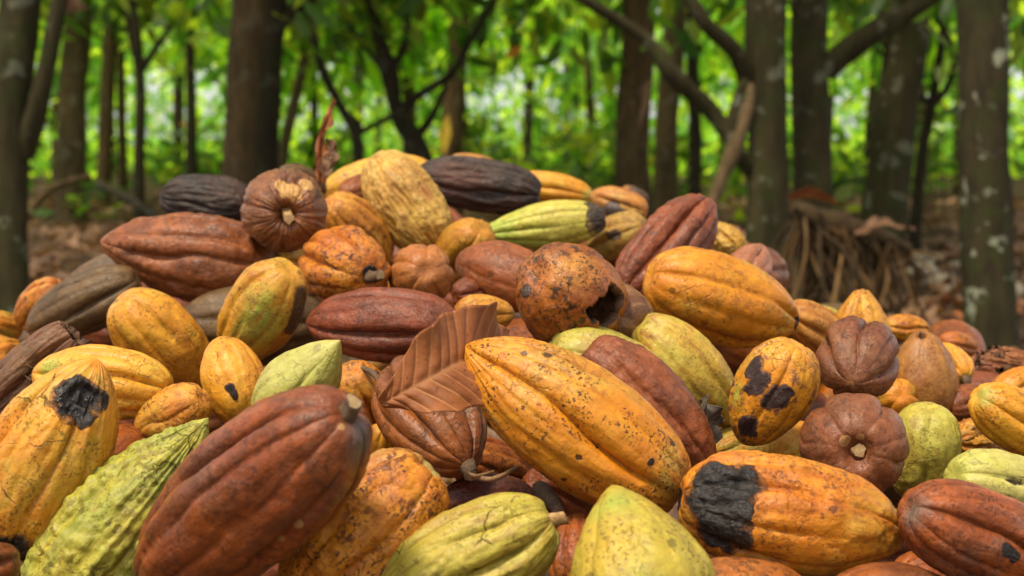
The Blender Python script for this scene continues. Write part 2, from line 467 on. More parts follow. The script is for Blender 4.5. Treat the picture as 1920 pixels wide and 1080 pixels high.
def pod(label, S, T, w, D, pal='yellow', asp=2.0, sgn=1, prof='oval', lod=1, roll=0., stem=0., stem_pale=False,
        black=(), pale=(), tint=(), dent=(), hole=(), cut=None, tint_end=None, mat=None, group=None, name='cacao_pod', reg=True, **shape):
    _pseed[0] += 7
    seed = _pseed[0]
    diam = w * D / FPX
    S2, T2 = Vector(S), Vector(T)
    proj = (S2 - T2).length * D / FPX
    Lw = max(asp * diam, proj)
    dz = sgn * math.sqrt(max(0.0, Lw * Lw - proj * proj))
    mS = at(S[0], S[1], D); mT = at(T[0], T[1], D)
    c = (mS + mT) / 2
    ray = (c - CAM).normalized()
    Sw = mS - ray * (dz / 2); Tw = mT + ray * (dz / 2)
    L = (Tw - Sw).length
    M = frame_from(Sw, Tw, roll)
    P, N, TT, TH, rel = pod_shape(L, diam / 2, prof=prof, seed=seed, lod=lod, **shape)
    nv, nu = P.shape[:2]
    P = P.reshape(-1, 3); N = N.reshape(-1, 3); rel = rel.ravel(); TT = TT.ravel()
    Mi = M.inverted()
    Mn = np.array(M)
    W = P @ Mn[:3, :3].T + Mn[:3, 3]
    WN = N @ Mn[:3, :3].T
    rel_cam = W - np.array(CAM)
    dep = rel_cam @ np.array(FWD)
    sx = 960 + FPX * rel_cam[:, 0] / dep
    sy = 540 - FPX * (rel_cam @ np.array(UP)) / dep
    facing = np.einsum('ij,ij->i', WN, -rel_cam) > 0
    def spots(lst, warp=0.0):
        m = np.full(len(P), -1.0)
        for sp in lst:
            px, py, rp = sp[:3]
            ex = sp[3] if len(sp) > 3 else 1.0       # stretch along the pod
            dd = (sx - px) ** 2 + (sy - py) ** 2 + np.where(facing, 0, 1e9)
            k = int(np.argmin(dd))
            dl = P - P[k]
            dist = np.sqrt(dl[:, 0] ** 2 + dl[:, 1] ** 2 + (dl[:, 2] / ex) ** 2)
            rm = rp * D / FPX
            if warp: dist = dist * (1 + warp * fbm(P / rm * .9 + 3.0, seed + 51, 4, .6)) + warp * .35 * rm * fbm(P / rm * .7, seed + 57, 2)
            m = np.maximum(m, 1 - dist / rm)
        return m
    mb, mp, mt_ = np.clip(1.7 * spots(black, .55), -1, 1.3), spots(pale), spots(tint)
    if tint_end:
        t0, t1 = tint_end
        e = (TT - t0) / (t1 - t0)
        mt_ = np.maximum(mt_, np.clip(e, -1, 1))
    for dn in dent:                                     # (px, py, radius, depth in m)
        m = np.clip(spots([dn[:3]]), 0, 1)
        nz = .6 + .8 * np.abs(fbm(P * 110, seed + 3, 2))
        P = P - N * (smooth(m, 0.02, .3) * dn[3] * nz)[:, None]
    if len(black):                                      # rot shrinks and wrinkles the skin
        m = smooth(mb, .2, .9)
        wz = 1 - np.abs(fbm(P * np.array([150, 150, 60]), seed + 9, 3)) * 2.2
        sz = min(1.0, max(s[2] for s in black) / 55.0)
        P = P + N * (m * (wz * .0022 - .0026) * sz * sz)[:, None]
    F = pod_faces(nu, nv)
    if cut is not None:
        nz = fbm(np.stack([np.cos(TH), np.sin(TH), TH * 0], -1).reshape(-1, 3) * 2.2, seed + 2, 3)
        keep = TT < cut + .03 * nz
        F = F[keep[F].all(1)]
    if len(hole):
        hz = spots(hole) + .65 * fbm(P * 60, seed + 6, 4)
        keep = hz < .12
        F = F[keep[F].all(1)]
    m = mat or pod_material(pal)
    has_parts = stem > 0
    if has_parts:
        root = empty(name, M)
        body = mesh_obj('husk', P, F, m, root)
    else:
        root = body = mesh_obj(name, P, F, m)
        root.matrix_world = M
    float_attr(body, 'black', mb); float_attr(body, 'pale', mp); float_attr(body, 'tint', mt_); float_attr(body, 'relief', rel)
    if cut is not None or len(hole):
        body.data.materials.append(FLESH)
        md = body.modifiers.new('husk_thickness', 'SOLIDIFY')
        md.thickness = .008; md.offset = -1; md.material_offset = 1; md.material_offset_rim = 1
    if stem > 0:
        r = max(.0045, diam * .062)
        V, Fs, CV, CF = stalk_mesh(stem, r, seed)
        so = mesh_obj('stalk', V, Fs, STALK_PALE if stem_pale else STALK, root)
        bx = -(shape['bend'] if 'bend' in shape else random.Random(seed).uniform(-.035, .035)) * L * .5
        so.location = (bx, 0, shape.get('dimple', .5) * diam * .5 * .30)
        so.rotation_euler = (0, 0, random.uniform(0, 6))
        mesh_obj('cut_face', CV, CF, CUTFACE, so)
    tag(root, label, 'cacao pod', group)
    if reg:
        ALLPODS.append(((Sw + Tw) / 2, diam, L, (Tw - Sw).normalized()))
    return root, body, M

# ------------------------------------------------------------------ materials of the grove
def bark_material(name, a, b2, moss=(.05, .07, .02), moss_amt=.3, lichen=.25):
    m, g, b = new_mat(name)
    tc = g.n('ShaderNodeTexCoord')
    o = tc.outputs['Object']
    v = g.vmath('MULTIPLY', o, (1, 1, .22))
    n1 = g.noise(v, 26, 6, .65, .5); n2 = g.noise(o, 9, 4, .6); n3 = g.noise(v, 90, 5, .7)
    c = g.mix(g.step(n1, .35, .65), a, b2)
    c = g.mix(g.math('MULTIPLY', g.step(n2, .48, .62), moss_amt), c, moss)
    li = g.math('MULTIPLY', g.step(g.noise(o, 8, 5, .62), .57, .63), lichen)
    c = g.mix(1.0, c, (.66, .63, .40), 'MULTIPLY')
    c = g.mix(li, c, (.26, .27, .18))
    g.set(b.inputs['Base Color'], c)
    b.inputs['Roughness'].default_value = .9
    b.inputs['Specular IOR Level'].default_value = .2
    bp = g.n('ShaderNodeBump'); bp.inputs['Strength'].default_value = .8; bp.inputs['Distance'].default_value = .012
    g.set(bp.inputs['Height'], g.math('ADD', n1, g.math('MULTIPLY', n3, .4))); g.set(b.inputs['Normal'], bp.outputs[0])
    return m

BARK = bark_material('bark_grey_brown', (.085, .060, .038), (.155, .112, .075))
BARK_MOSS = bark_material('bark_mossy', (.040, .034, .020), (.075, .062, .036), (.045, .060, .018), .6, .35)
BARK_DARK = bark_material('bark_dark', (.028, .022, .017), (.055, .042, .030), (.03, .04, .015), .35, .1)
BARK_LICHEN = bark_material('bark_lichen', (.034, .028, .018), (.065, .052, .032), (.05, .065, .02), .6, .9)
BARK_RED = bark_material('bark_red_brown', (.075, .050, .030), (.15, .100, .058), (.05, .05, .02), .15, .1)

def leaf_material(name, rough=.42, trans=.6):
    m, g, b = new_mat(name)
    at_ = g.attr('leafcol').outputs['Color']
    tc = g.n('ShaderNodeTexCoord')
    n = g.noise(tc.outputs['Object'], 25, 3, .6)
    c = g.mix(1.0, at_, g.mix(n, (.75, .75, .7), (1.25, 1.25, 1.2)), 'MULTIPLY')
    g.set(b.inputs['Base Color'], c)
    b.inputs['Roughness'].default_value = rough
    b.inputs['Specular IOR Level'].default_value = .45
    tr = g.n('ShaderNodeBsdfTranslucent')
    g.set(tr.inputs['Color'], g.mix(1.0, c, (2.9, 2.6, 0.9), 'MULTIPLY'))
    mx = g.n('ShaderNodeMixShader'); mx.inputs[0].default_value = trans
    out = m.node_tree.nodes['Material Output']
    g.set(mx.inputs[1], b.outputs[0]); g.set(mx.inputs[2], tr.outputs[0]); g.set(out.inputs['Surface'], mx.outputs[0])
    return m
LEAF = leaf_material('cacao_leaf')
DRYLEAF_BG = leaf_material('dry_leaf_litter', .7, .12)

def dry_leaf_material(name, a, b2, vein):
    m, g, b = new_mat(name)
    tc = g.n('ShaderNodeTexCoord')
    o = tc.outputs['Object']
    c = g.mix(g.step(g.noise(o, 45, 5, .6), .35, .65), a, b2)
    c = g.mix(g.math('MULTIPLY', g.step(g.noise(o, 300, 2, .5), .68, .72), .7), c, (.04, .02, .01))
    c = g.mix(g.attr('vein').outputs['Fac'], c, vein)
    g.set(b.inputs['Base Color'], c)
    b.inputs['Roughness'].default_value = .55
    b.inputs['Specular IOR Level'].default_value = .22
    bp = g.n('ShaderNodeBump'); bp.inputs['Strength'].default_value = .4; bp.inputs['Distance'].default_value = .0015
    g.set(bp.inputs['Height'], g.noise(o, 260, 4, .6)); g.set(b.inputs['Normal'], bp.outputs[0])
    return m
DRY = dry_leaf_material('dry_leaf', (.29, .098, .030), (.21, .068, .021), (.40, .18, .07))
DRY_DARK = dry_leaf_material('dry_leaf_dark', (.150, .072, .034), (.095, .046, .024), (.22, .12, .06))
DRY_GREY = dry_leaf_material('dry_leaf_grey', (.10, .075, .055), (.065, .05, .04), (.17, .13, .10))
DRY_TAN = dry_leaf_material('dry_leaf_tan', (.24, .13, .07), (.17, .09, .05), (.34, .20, .11))

# ------------------------------------------------------------------ ground
gx = np.concatenate([np.linspace(-90, -9, 14), np.linspace(-8, 8, 90), np.linspace(9, 90, 14)])
gy = np.concatenate([np.linspace(-30, -3, 8), np.linspace(-2, 18, 110), np.linspace(20, 110, 16)])
GX, GY = np.meshgrid(gx, gy, indexing='ij')
near = np.exp(-((GX / 12) ** 2 + ((GY - 7) / 12) ** 2))
GZ = (.03 * fbm(np.stack([GX, GY, GX * 0], -1) * 1.3, 3, 4) * near * 2)
nA, nB = len(gx), len(gy)
ii = np.arange(nA - 1)[:, None]; jj = np.arange(nB - 1)[None, :]
aa = ii * nB + jj
GF = np.stack([aa, aa + nB, aa + nB + 1, aa + 1], -1).reshape(-1, 4)
m, g, b = new_mat('forest_floor')
tc = g.n('ShaderNodeTexCoord'); o_ = tc.outputs['Object']
vr = g.voro(o_, 9.0)
sepc = g.n('ShaderNodeSeparateColor'); g.set(sepc.inputs[0], vr.outputs['Color'])
c = g.mix(sepc.outputs[0], (.075, .045, .026), (.17, .10, .055))
c = g.mix(g.step(g.noise(o_, 1.2, 4, .6), .4, .65), c, (.055, .038, .024))
c = g.mix(g.math('MULTIPLY', g.step(g.noise(o_, .6, 4, .6), .52, .7), .6), c, (.045, .060, .018))
g.set(b.inputs['Base Color'], c); b.inputs['Roughness'].default_value = .95; b.inputs['Specular IOR Level'].default_value = .08
bp = g.n('ShaderNodeBump'); bp.inputs['Distance'].default_value = .03
g.set(bp.inputs['Height'], g.math('ADD', sepc.outputs[1], g.noise(o_, 40, 5, .7))); g.set(b.inputs['Normal'], bp.outputs[0])
ground = mesh_obj('ground', np.stack([GX, GY, GZ], -1).reshape(-1, 3), GF, m)
tag(ground, 'brown forest floor under the cacao trees', 'ground', kind='structure')

# ------------------------------------------------------------------ leaves in bulk
def leaf_cloud(C, ln, droop, cols, seed, wid=.36, flat=0.0):
    """many leaves, each a folded six-point blade with its own heading; C: centres (n,3)"""
    r = np.random.RandomState(seed)
    n = len(C)
    az = r.uniform(0, 2 * np.pi, n)
    dr = np.clip(r.normal(droop, .35, n), -1.2, 1.45)
    d = np.stack([np.cos(az) * np.cos(dr), np.sin(az) * np.cos(dr), -np.sin(dr)], -1)
    side = np.stack([-np.sin(az), np.cos(az), np.zeros(n)], -1)
    up = np.cross(side, d)
    tw = r.normal(0, .5, n)[:, None]
    s2 = side * np.cos(tw) + up * np.sin(tw)
    u2 = np.cross(s2, d)
    L = (ln * r.uniform(.65, 1.25, n))[:, None]
    W = L * wid * .5
    sag = L * r.uniform(.02, .16, n)[:, None]
    pts = [C - d * L * .5,
           C - d * L * .18 + s2 * W * .9 + u2 * W * .25, C - d * L * .18 - s2 * W * .9 + u2 * W * .25, C - d * L * .18,
           C + d * L * .2 + s2 * W * .85 + u2 * W * .22 - u2 * sag * .4, C + d * L * .2 - s2 * W * .85 + u2 * W * .22 - u2 * sag * .4, C + d * L * .2 - u2 * sag * .4,
           C + d * L * .55 - u2 * sag]
    V = np.stack(pts, 1).reshape(-1, 3)
    base = np.arange(n)[:, None] * 8
    tri = np.array([[0, 1, 3], [0, 3, 2], [1, 4, 6], [1, 6, 3], [3, 6, 5], [3, 5, 2], [4, 7, 6], [6, 7, 5]])
    F = (base[:, None, :] + tri[None]).reshape(-1, 3)
    Cc = np.repeat(cols, 8, 0)
    return V, F, Cc

def leaf_colors(n, seed, bright=1.0):  # bright scales the leaf colour itself; high values imitate sunlit leaves
    r = np.random.RandomState(seed)
    k = r.rand(n)[:, None]
    a = np.array([.026, .070, .016]); b2 = np.array([.075, .165, .022]); y = np.array([.150, .215, .028])
    c = a + (b2 - a) * k
    yl = (r.rand(n) < .38)[:, None]
    c = np.where(yl, y * (.7 + .6 * r.rand(n)[:, None]), c)
    dead = (r.rand(n) < .002)[:, None]
    c = np.where(dead, np.array([.38, .15, .02]), c)
    return c * bright

# ------------------------------------------------------------------ trees
def tube(pts, rad, k=14, seed=0, rough=.10, rings=None):
    P = np.array([list(p) for p in pts], dtype=float)
    R = np.array(rad, dtype=float)
    n = rings or max(10, int(6 * len(P)))
    # Catmull-Rom through the points
    tt = np.linspace(0, len(P) - 1, n)
    ext = np.vstack([2 * P[0] - P[1], P, 2 * P[-1] - P[-2]])
    i = np.minimum(tt.astype(int), len(P) - 2); f = (tt - i)[:, None]
    p0, p1, p2, p3 = ext[i], ext[i + 1], ext[i + 2], ext[i + 3]
    Q = .5 * (2 * p1 + (p2 - p0) * f + (2 * p0 - 5 * p1 + 4 * p2 - p3) * f ** 2 + (3 * p1 - p0 - 3 * p2 + p3) * f ** 3)
    rr = np.interp(tt, np.arange(len(R)), R)
    tg = np.gradient(Q, axis=0); tg /= np.linalg.norm(tg, axis=1, keepdims=True)
    ref = np.array([.3, 1, .1]); ref /= np.linalg.norm(ref)
    s = np.cross(tg, ref); s /= np.linalg.norm(s, axis=1, keepdims=True)
    u = np.cross(s, tg)
    a = np.linspace(0, 2 * np.pi, k, endpoint=False)
    V = Q[:, None, :] + rr[:, None, None] * (np.cos(a)[None, :, None] * s[:, None, :] + np.sin(a)[None, :, None] * u[:, None, :])
    nz = fbm(np.stack([V[..., 0] / max(rr.max(), .01) * .8, V[..., 1] / max(rr.max(), .01) * .8, V[..., 2] * 2.2], -1), seed, 3)
    V = Q[:, None, :] + (V - Q[:, None, :]) * (1 + rough * 2 * nz[..., None])
    V = V.reshape(-1, 3)
    F = pod_faces(k, n)
    # end cap
    V = np.vstack([V, Q[-1:], Q[:1]])
    cap = [[(n - 1) * k + j, (n - 1) * k + (j + 1) % k, n * k, n * k] for j in range(k)]
    return V, F, n, k

def tube_obj(name, pts, rad, mat, parent=None, origin=None, k=14, seed=0, rough=.10, rings=None):
    V, F, n, kk = tube(pts, rad, k, seed, rough, rings)
    if origin is not None: V = V - np.array(origin)
    return mesh_obj(name, V, F, mat, parent)

TREES = []
def tree(label, pts, wid, mat, limbs=(), crown=None, group=None, name='cacao_tree', seed=0, k=18, rough=.12, leaves=900, lsize=.24, bright=1.0):
    """pts: (px, py, D) up the trunk, wid: trunk widths in px at those points; the first point is dropped to the ground"""
    W = [at(*p) for p in pts]
    R = [w * p[2] / FPX / 2 for w, p in zip(wid, pts)]
    b0 = Vector((W[0].x, W[0].y, -.05))
    if W[0].z > .05:
        W = [b0] + W; R = [R[0] * 1.18] + R
    else:
        W[0].z = -.05
    base = Vector((W[0].x, W[0].y, 0))
    root = empty(name, Matrix.Translation(base))
    # carry the trunk on above the frame
    dirn = (W[-1] - W[-2]).normalized()
    top = W[-1]
    if crown is not None:
        rise = max(.6, crown[0] - top.z)
        top2 = top + dirn * rise * .55 + Vector((random.uniform(-.1, .1), random.uniform(-.1, .1), rise * .45))
        W.append(top2); R.append(R[-1] * .62)
    tube_obj('trunk', W, R, mat, root, base, k, seed, rough, max(18, 8 * len(W)))
    for q, (lp, lw) in enumerate(limbs):
        tube_obj('limb', [at(*p) for p in lp], [w * p[2] / FPX / 2 for w, p in zip(lw, lp)], mat, root, base, 10, seed + q + 1, rough)
    if crown is not None:
        zc, rx, rz, dx, dy = crown
        r = np.random.RandomState(seed + 77)
        cen = np.array(W[-1]) + np.array([dx, dy, 0]); cen[2] = zc
        ncl = max(8, leaves // 34)
        cl = r.normal(0, 1, (ncl, 3)); cl /= np.linalg.norm(cl, axis=1, keepdims=True)
        cl *= (r.rand(ncl, 1) ** .45) * np.array([rx, rx, rz])
        # branches out to some clumps
        for q in range(min(7, ncl)):
            e = cen + cl[q]
            mid = (np.array(W[-1]) * .5 + e * .5) + np.array([0, 0, .12 * rx])
            tube_obj('limb', [W[-1] - dirn * .1, mid, e], [R[-1] * .8, R[-1] * .45, R[-1] * .15], mat, root, base, 7, seed + 30 + q, .06, 9)
        per = leaves // ncl
        C = (cen + cl)[:, None, :] + r.normal(0, 1, (ncl, per, 3)) * np.array([.30, .30, .22]) * (rx / 1.4)
        C = C.reshape(-1, 3)
        C = C[C[:, 2] > .25]
        cols = leaf_colors(len(C), seed + 5, bright)
        V, F, cc = leaf_cloud(C - np.array(base), lsize, .75, cols, seed + 9)
        fo = mesh_obj('crown', V, F, LEAF, root, False)
        color_attr(fo, 'leafcol', cc)
    tag(root, label, 'tree', group)
    return root

# trees one can tell apart, from the left edge to the right edge
tree('thick dark mossy tree with a low fork at the far left', [(18, 560, 6.4), (15, 300, 6.4), (22, 120, 6.4), (40, -60, 6.4)], [74, 72, 80, 70], BARK_MOSS,
     [([(40, 290, 6.4), (72, 200, 6.35), (95, 90, 6.3), (120, -40, 6.3)], [46, 40, 36, 30])], crown=(3.4, 1.5, .9, 0, .6), seed=11, leaves=620)
tree('straight grey brown trunk between the mossy fork and the slim red trunk', [(132, 395, 13), (136, 200, 13), (146, 60, 13), (150, -80, 13)], [62, 54, 50, 46], BARK,
     crown=(3.3, 1.8, 1.2, 0, .5), seed=12, leaves=620)
tree('slim straight reddish trunk beside the grey brown trunk', [(192, 390, 15), (200, 200, 15), (208, 40, 15), (212, -60, 15)], [30, 26, 24, 22], BARK_RED, crown=(3.6, 1.7, 1.3, .4, .6), seed=13, leaves=620)
tree('thin dark sapling trunk splitting into a narrow Y', [(260, 370, 11), (262, 250, 11), (262, 130, 11)], [22, 20, 19], BARK_DARK,
     [([(262, 135, 11), (285, 100, 11), (330, 30, 10.9), (350, -50, 10.9)], [15, 13, 11, 9]), ([(262, 140, 11), (252, 100, 11), (240, 40, 11), (226, -40, 11)], [14, 12, 10, 9])],
     crown=(2.2, 1.1, .6, 0, 0), seed=14, leaves=600)
tree('broad reddish brown trunk with peeling bark behind the black pod', [(446, 420, 7.5), (450, 250, 7.5), (458, 100, 7.5), (466, -60, 7.5)], [70, 62, 62, 64], BARK_RED,
     crown=(3.6, 1.7, 1.0, -.3, .5), seed=15, leaves=620, rough=.06)
tree('dark smooth trunk pressed close behind the peeling reddish trunk', [(492, 420, 7.9), (496, 250, 7.9), (505, 100, 7.9), (512, -60, 7.9)], [60, 56, 52, 50], BARK_DARK,
     [([(515, 60, 7.9), (550, 20, 7.9), (600, -20, 7.9)], [30, 26, 22])], crown=(3.4, 1.4, .9, .5, .3), seed=16, leaves=480)
tree('thin pale trunk leaning right between the dark trunk and the crooked branches', [(525, 330, 14), (545, 220, 14), (575, 90, 14), (600, -50, 14)], [22, 20, 20, 18], BARK, crown=(3.2, 1.7, 1.2, .3, .4), seed=17, leaves=620)
tree('crooked thin dark sapling with an S shaped stem', [(672, 330, 8), (668, 255, 8), (628, 180, 8), (598, 110, 8), (578, 20, 8), (590, -40, 8)], [20, 20, 18, 17, 17, 16], BARK_DARK,
     [([(670, 250, 8), (715, 228, 8), (760, 205, 8)], [14, 12, 10])], crown=(2.4, .9, .5, .2, .4), seed=18, leaves=500)
tree('low branching dark cacao tree behind the yellow pods', [(795, 330, 9), (770, 255, 9), (742, 200, 9)], [42, 40, 30], BARK_DARK,
     [([(745, 205, 9), (735, 120, 9), (700, 40, 9), (680, -50, 9)], [20, 17, 14, 12]), ([(750, 210, 9), (790, 175, 9), (845, 140, 8.9), (880, 80, 8.9), (940, -20, 8.9)], [20, 18, 15, 13, 11]),
      ([(735, 130, 9), (760, 80, 9), (765, 10, 9), (760, -50, 9)], [14, 12, 11, 10]), ([(780, 260, 9), (812, 215, 9), (836, 160, 9)], [18, 15, 11]), ([(742, 190, 9), (716, 130, 9), (668, 70, 9), (640, 20, 9)], [14, 12, 10, 8])],
     crown=(2.0, 1.3, .55, .1, .2), seed=19, leaves=800)
tree('stout trunk with brown bark half hidden behind the ridge of pods', [(846, 310, 13), (850, 200, 13), (858, 120, 13), (870, -60, 13)], [44, 40, 38, 34], BARK_RED, crown=(3.0, 1.8, 1.2, .2, .3), seed=20, leaves=620)
tree('brown trunk draped with a torn dry leaf right of centre', [(1185, 360, 10), (1188, 220, 10), (1196, 100, 10), (1200, -60, 10)], [70, 64, 60, 56], BARK_RED, crown=(3.0, 1.6, 1.0, -.3, .3), seed=21, leaves=620)
tree('dim brown trunk in the shade beside the draped trunk', [(1245, 370, 12), (1252, 220, 12), (1264, 80, 12), (1272, -60, 12)], [46, 44, 42, 40], BARK, crown=(3.0, 1.6, 1.0, .3, .3), seed=22, leaves=620)
tree('thin dark upright trunk left of the twin mossy trunks', [(1302, 360, 11), (1304, 250, 11), (1300, 150, 11), (1296, -60, 11)], [26, 24, 22, 20], BARK_DARK, crown=(2.9, 1.5, .9, 0, .3), seed=23, leaves=520)
tree('twin mossy trunk with long dark limbs reaching left', [(1440, 560, 6.6), (1438, 300, 6.6), (1436, 100, 6.6), (1434, -60, 6.6)], [84, 76, 76, 74], BARK_MOSS,
     [([(1405, 165, 6.6), (1380, 100, 6.5), (1320, 40, 6.4), (1270, -40, 6.4)], [36, 34, 30, 26]),
      ([(1372, 262, 6.5), (1330, 205, 6.5), (1262, 140, 6.4), (1205, 70, 6.4), (1080, -10, 6.3)], [30, 34, 34, 26, 20]),
      ([(1415, 330, 6.6), (1372, 262, 6.5), (1385, 180, 6.5), (1400, 150, 6.5)], [34, 30, 22, 18])],
     crown=(3.2, 1.7, .9, -.3, .5), seed=24, leaves=620)
tree('twin mossy trunk with a heavy limb rising right', [(1528, 560, 7.0), (1522, 300, 7.0), (1516, 100, 7.0), (1514, -60, 7.0)], [84, 76, 74, 72], BARK_MOSS,
     [([(1545, 135, 7.0), (1590, 95, 6.95), (1650, 50, 6.9), (1720, 10, 6.9), (1800, -50, 6.9)], [44, 50, 44, 38, 32])], crown=(3.2, 1.6, .9, .4, .5), seed=25, leaves=620)
tree('leaning olive brown trunk behind the dry root bundle', [(1656, 440, 9.5), (1676, 250, 9.5), (1698, 100, 9.5), (1712, -60, 9.5)], [94, 82, 80, 78], BARK_MOSS, crown=(3.3, 1.5, .9, .3, 2.0), seed=26, leaves=620)
tree('thin dark sapling forking beside the lichen spotted trunk', [(1716, 420, 10), (1730, 280, 10), (1748, 190, 10)], [24, 22, 20], BARK_DARK,
     [([(1746, 195, 10), (1722, 175, 10), (1690, 130, 10), (1640, 90, 10)], [14, 12, 10, 9]), ([(1748, 195, 10), (1775, 165, 10), (1790, 100, 10), (1750, 20, 10)], [14, 13, 11, 9])],
     crown=(2.1, 1.0, .5, 0, .2), seed=27, leaves=600)
tree('dark trunk with pale lichen patches standing behind the right pods', [(1862, 672, 5.2), (1850, 420, 5.2), (1842, 200, 5.2), (1836, -60, 5.2)], [98, 92, 92, 94], BARK_LICHEN,
     crown=(3.0, 1.4, .7, 1.6, .7), seed=28, leaves=620)

# the grove behind
r_ = np.random.RandomState(5)
for q in range(34):
    D = 13 + 15 * (q / 34) + r_.uniform(-1, 1)
    px = -150 + 2220 * ((q * .618) % 1.0) + r_.uniform(-30, 30)
    lean = r_.uniform(-25, 25)
    w = r_.uniform(.09, .19) * FPX / D
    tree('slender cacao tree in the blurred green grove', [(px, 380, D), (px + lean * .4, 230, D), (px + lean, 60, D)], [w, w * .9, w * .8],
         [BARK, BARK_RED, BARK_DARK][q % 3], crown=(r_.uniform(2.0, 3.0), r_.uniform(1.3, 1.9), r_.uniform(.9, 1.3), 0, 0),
         group='far cacao trees', seed=200 + q, k=9, leaves=600, lsize=.30, bright=2.4)  # leaf colour raised to imitate sun glowing through the far crowns

# leaf mass closing the view far behind
n = 34000
yy = r_.uniform(27, 40, n); xx = r_.uniform(-.46, .46, n) * yy
zz = .05 + 6.5 * r_.rand(n) ** 1.7
keep = fbm(np.stack([xx * .5, yy * .5, zz * .8], -1), 91, 3) > -.42 + .15 * zz
C = np.stack([xx, yy, zz], -1)[keep]
V, F, cc = leaf_cloud(C, .34, .7, leaf_colors(len(C), 92, 2.7), 93)  # sunlit glow painted in by a raised leaf colour
o = mesh_obj('far_foliage', V, F, LEAF, None, False); color_attr(o, 'leafcol', cc)
tag(o, 'mass of bright green leaves closing the view behind the grove', 'foliage', kind='stuff')

# leafy twigs hanging into view from the crowns
def hanging_twig(px, py, D, n, seed):
    r = np.random.RandomState(seed)
    a = at(px + r.uniform(-60, 60), -220, D + .3); e = at(px, py, D)
    root = empty('hanging_twig', Matrix.Translation(a))
    b0 = np.array(a)
    mid = (a + e) / 2 + Vector((r.uniform(-.08, .08), 0, .04))
    tube_obj('stem', [a, mid, e], [.008, .006, .003], BARK, root, a, 6, seed, .06, 9)
    t = r.rand(n)[:, None] ** .6
    C = np.array(mid) * (1 - t) + np.array(e) * t + r.normal(0, .07, (n, 3))
    V, F, cc = leaf_cloud(C - b0, .21, .85, leaf_colors(n, seed, 1.2), seed + 1, .40)
    f = mesh_obj('leaves', V, F, LEAF, root, False); color_attr(f, 'leafcol', cc)
    tag(root, 'leafy cacao twig hanging down from the crowns into the clearing', 'twig', 'hanging leafy twigs')
for q, (px, py, D, n_) in enumerate([(105, 40, 8, 12), (330, 70, 9, 16), (590, 75, 7.5, 10), (690, 90, 9.5, 18), (880, 90, 10, 22), (1010, 110, 9, 22), (1130, 150, 10, 26), (1250, 130, 8.5, 16), (1350, 70, 9, 16), (1590, 40, 9, 14), (1780, 110, 9, 14), (1905, 130, 8, 18), (960, 60, 12, 26), (420, 60, 11, 18)]):
    hanging_twig(px, py, D, n_, 600 + q)

# low green plants on the floor
def seedling(px, D, h, n, seed, label, group=None):
    p = ground_at(px, D)
    root = empty('seedling', Matrix.Translation(p))
    r = np.random.RandomState(seed)
    tube_obj('stem', [(0, 0, -.02), (.02, .01, h * .5), (.0, .03, h)], [.008, .006, .004], BARK, root, None, 6, seed)
    C = np.stack([r.normal(0, .16, n), r.normal(0, .16, n), h * (.35 + .75 * r.rand(n))], -1)
    V, F, cc = leaf_cloud(C, .2, .4, leaf_colors(n, seed, 1.1), seed + 1)
    f = mesh_obj('leaves', V, F, LEAF, root, False); color_attr(f, 'leafcol', cc)
    tag(root, label, 'plant', group)
seedling(170, 12.5, .35, 26, 400, 'low green seedling at the foot of the grey brown trunk')
seedling(1385, 9.5, .42, 26, 401, 'leafy green seedling growing left of the twin mossy trunks')
seedling(1500, 7.6, .9, 16, 402, 'tall thin seedling with bright leaves between the twin trunks')
for q, (px, D) in enumerate([(330, 15), (950, 13), (1010, 15), (1100, 12), (1580, 14), (620, 16), (1770, 13), (40, 14), (1140, 16), (900, 17)] + [(-60 + 2040 * ((k * .618) % 1), 11 + 9 * ((k * .37) % 1)) for k in range(26)]):
    seedling(px, D, random.uniform(.5, 1.0), 70, 410 + q, 'bushy young cacao plant rising from the floor of the grove', 'young plants in the grove')

# ------------------------------------------------------------------ forest floor litter
n = 9000
yy = 2.6 + 15 * r_.rand(n) ** 1.3; xx = r_.uniform(-.5, .5, n) * (yy + 2)
C = np.stack([xx, yy, .012 + .035 * r_.rand(n)], -1)
k3 = r_.rand(n)[:, None]
cols = np.where(k3 < .5, np.array([.15, .075, .038]), np.where(k3 < .8, np.array([.24, .135, .075]), np.array([.085, .045, .026]))) * (.7 + .6 * r_.rand(n)[:, None])
V, F, cc = leaf_cloud(C, .17, .0, cols, 95, .42)
V[:, 2] = np.maximum(V[:, 2], .004)
o = mesh_obj('leaf_litter', V, F, DRYLEAF_BG, None, False); color_attr(o, 'leafcol', cc)
tag(o, 'carpet of fallen brown leaves on the forest floor', 'leaf litter', kind='stuff')

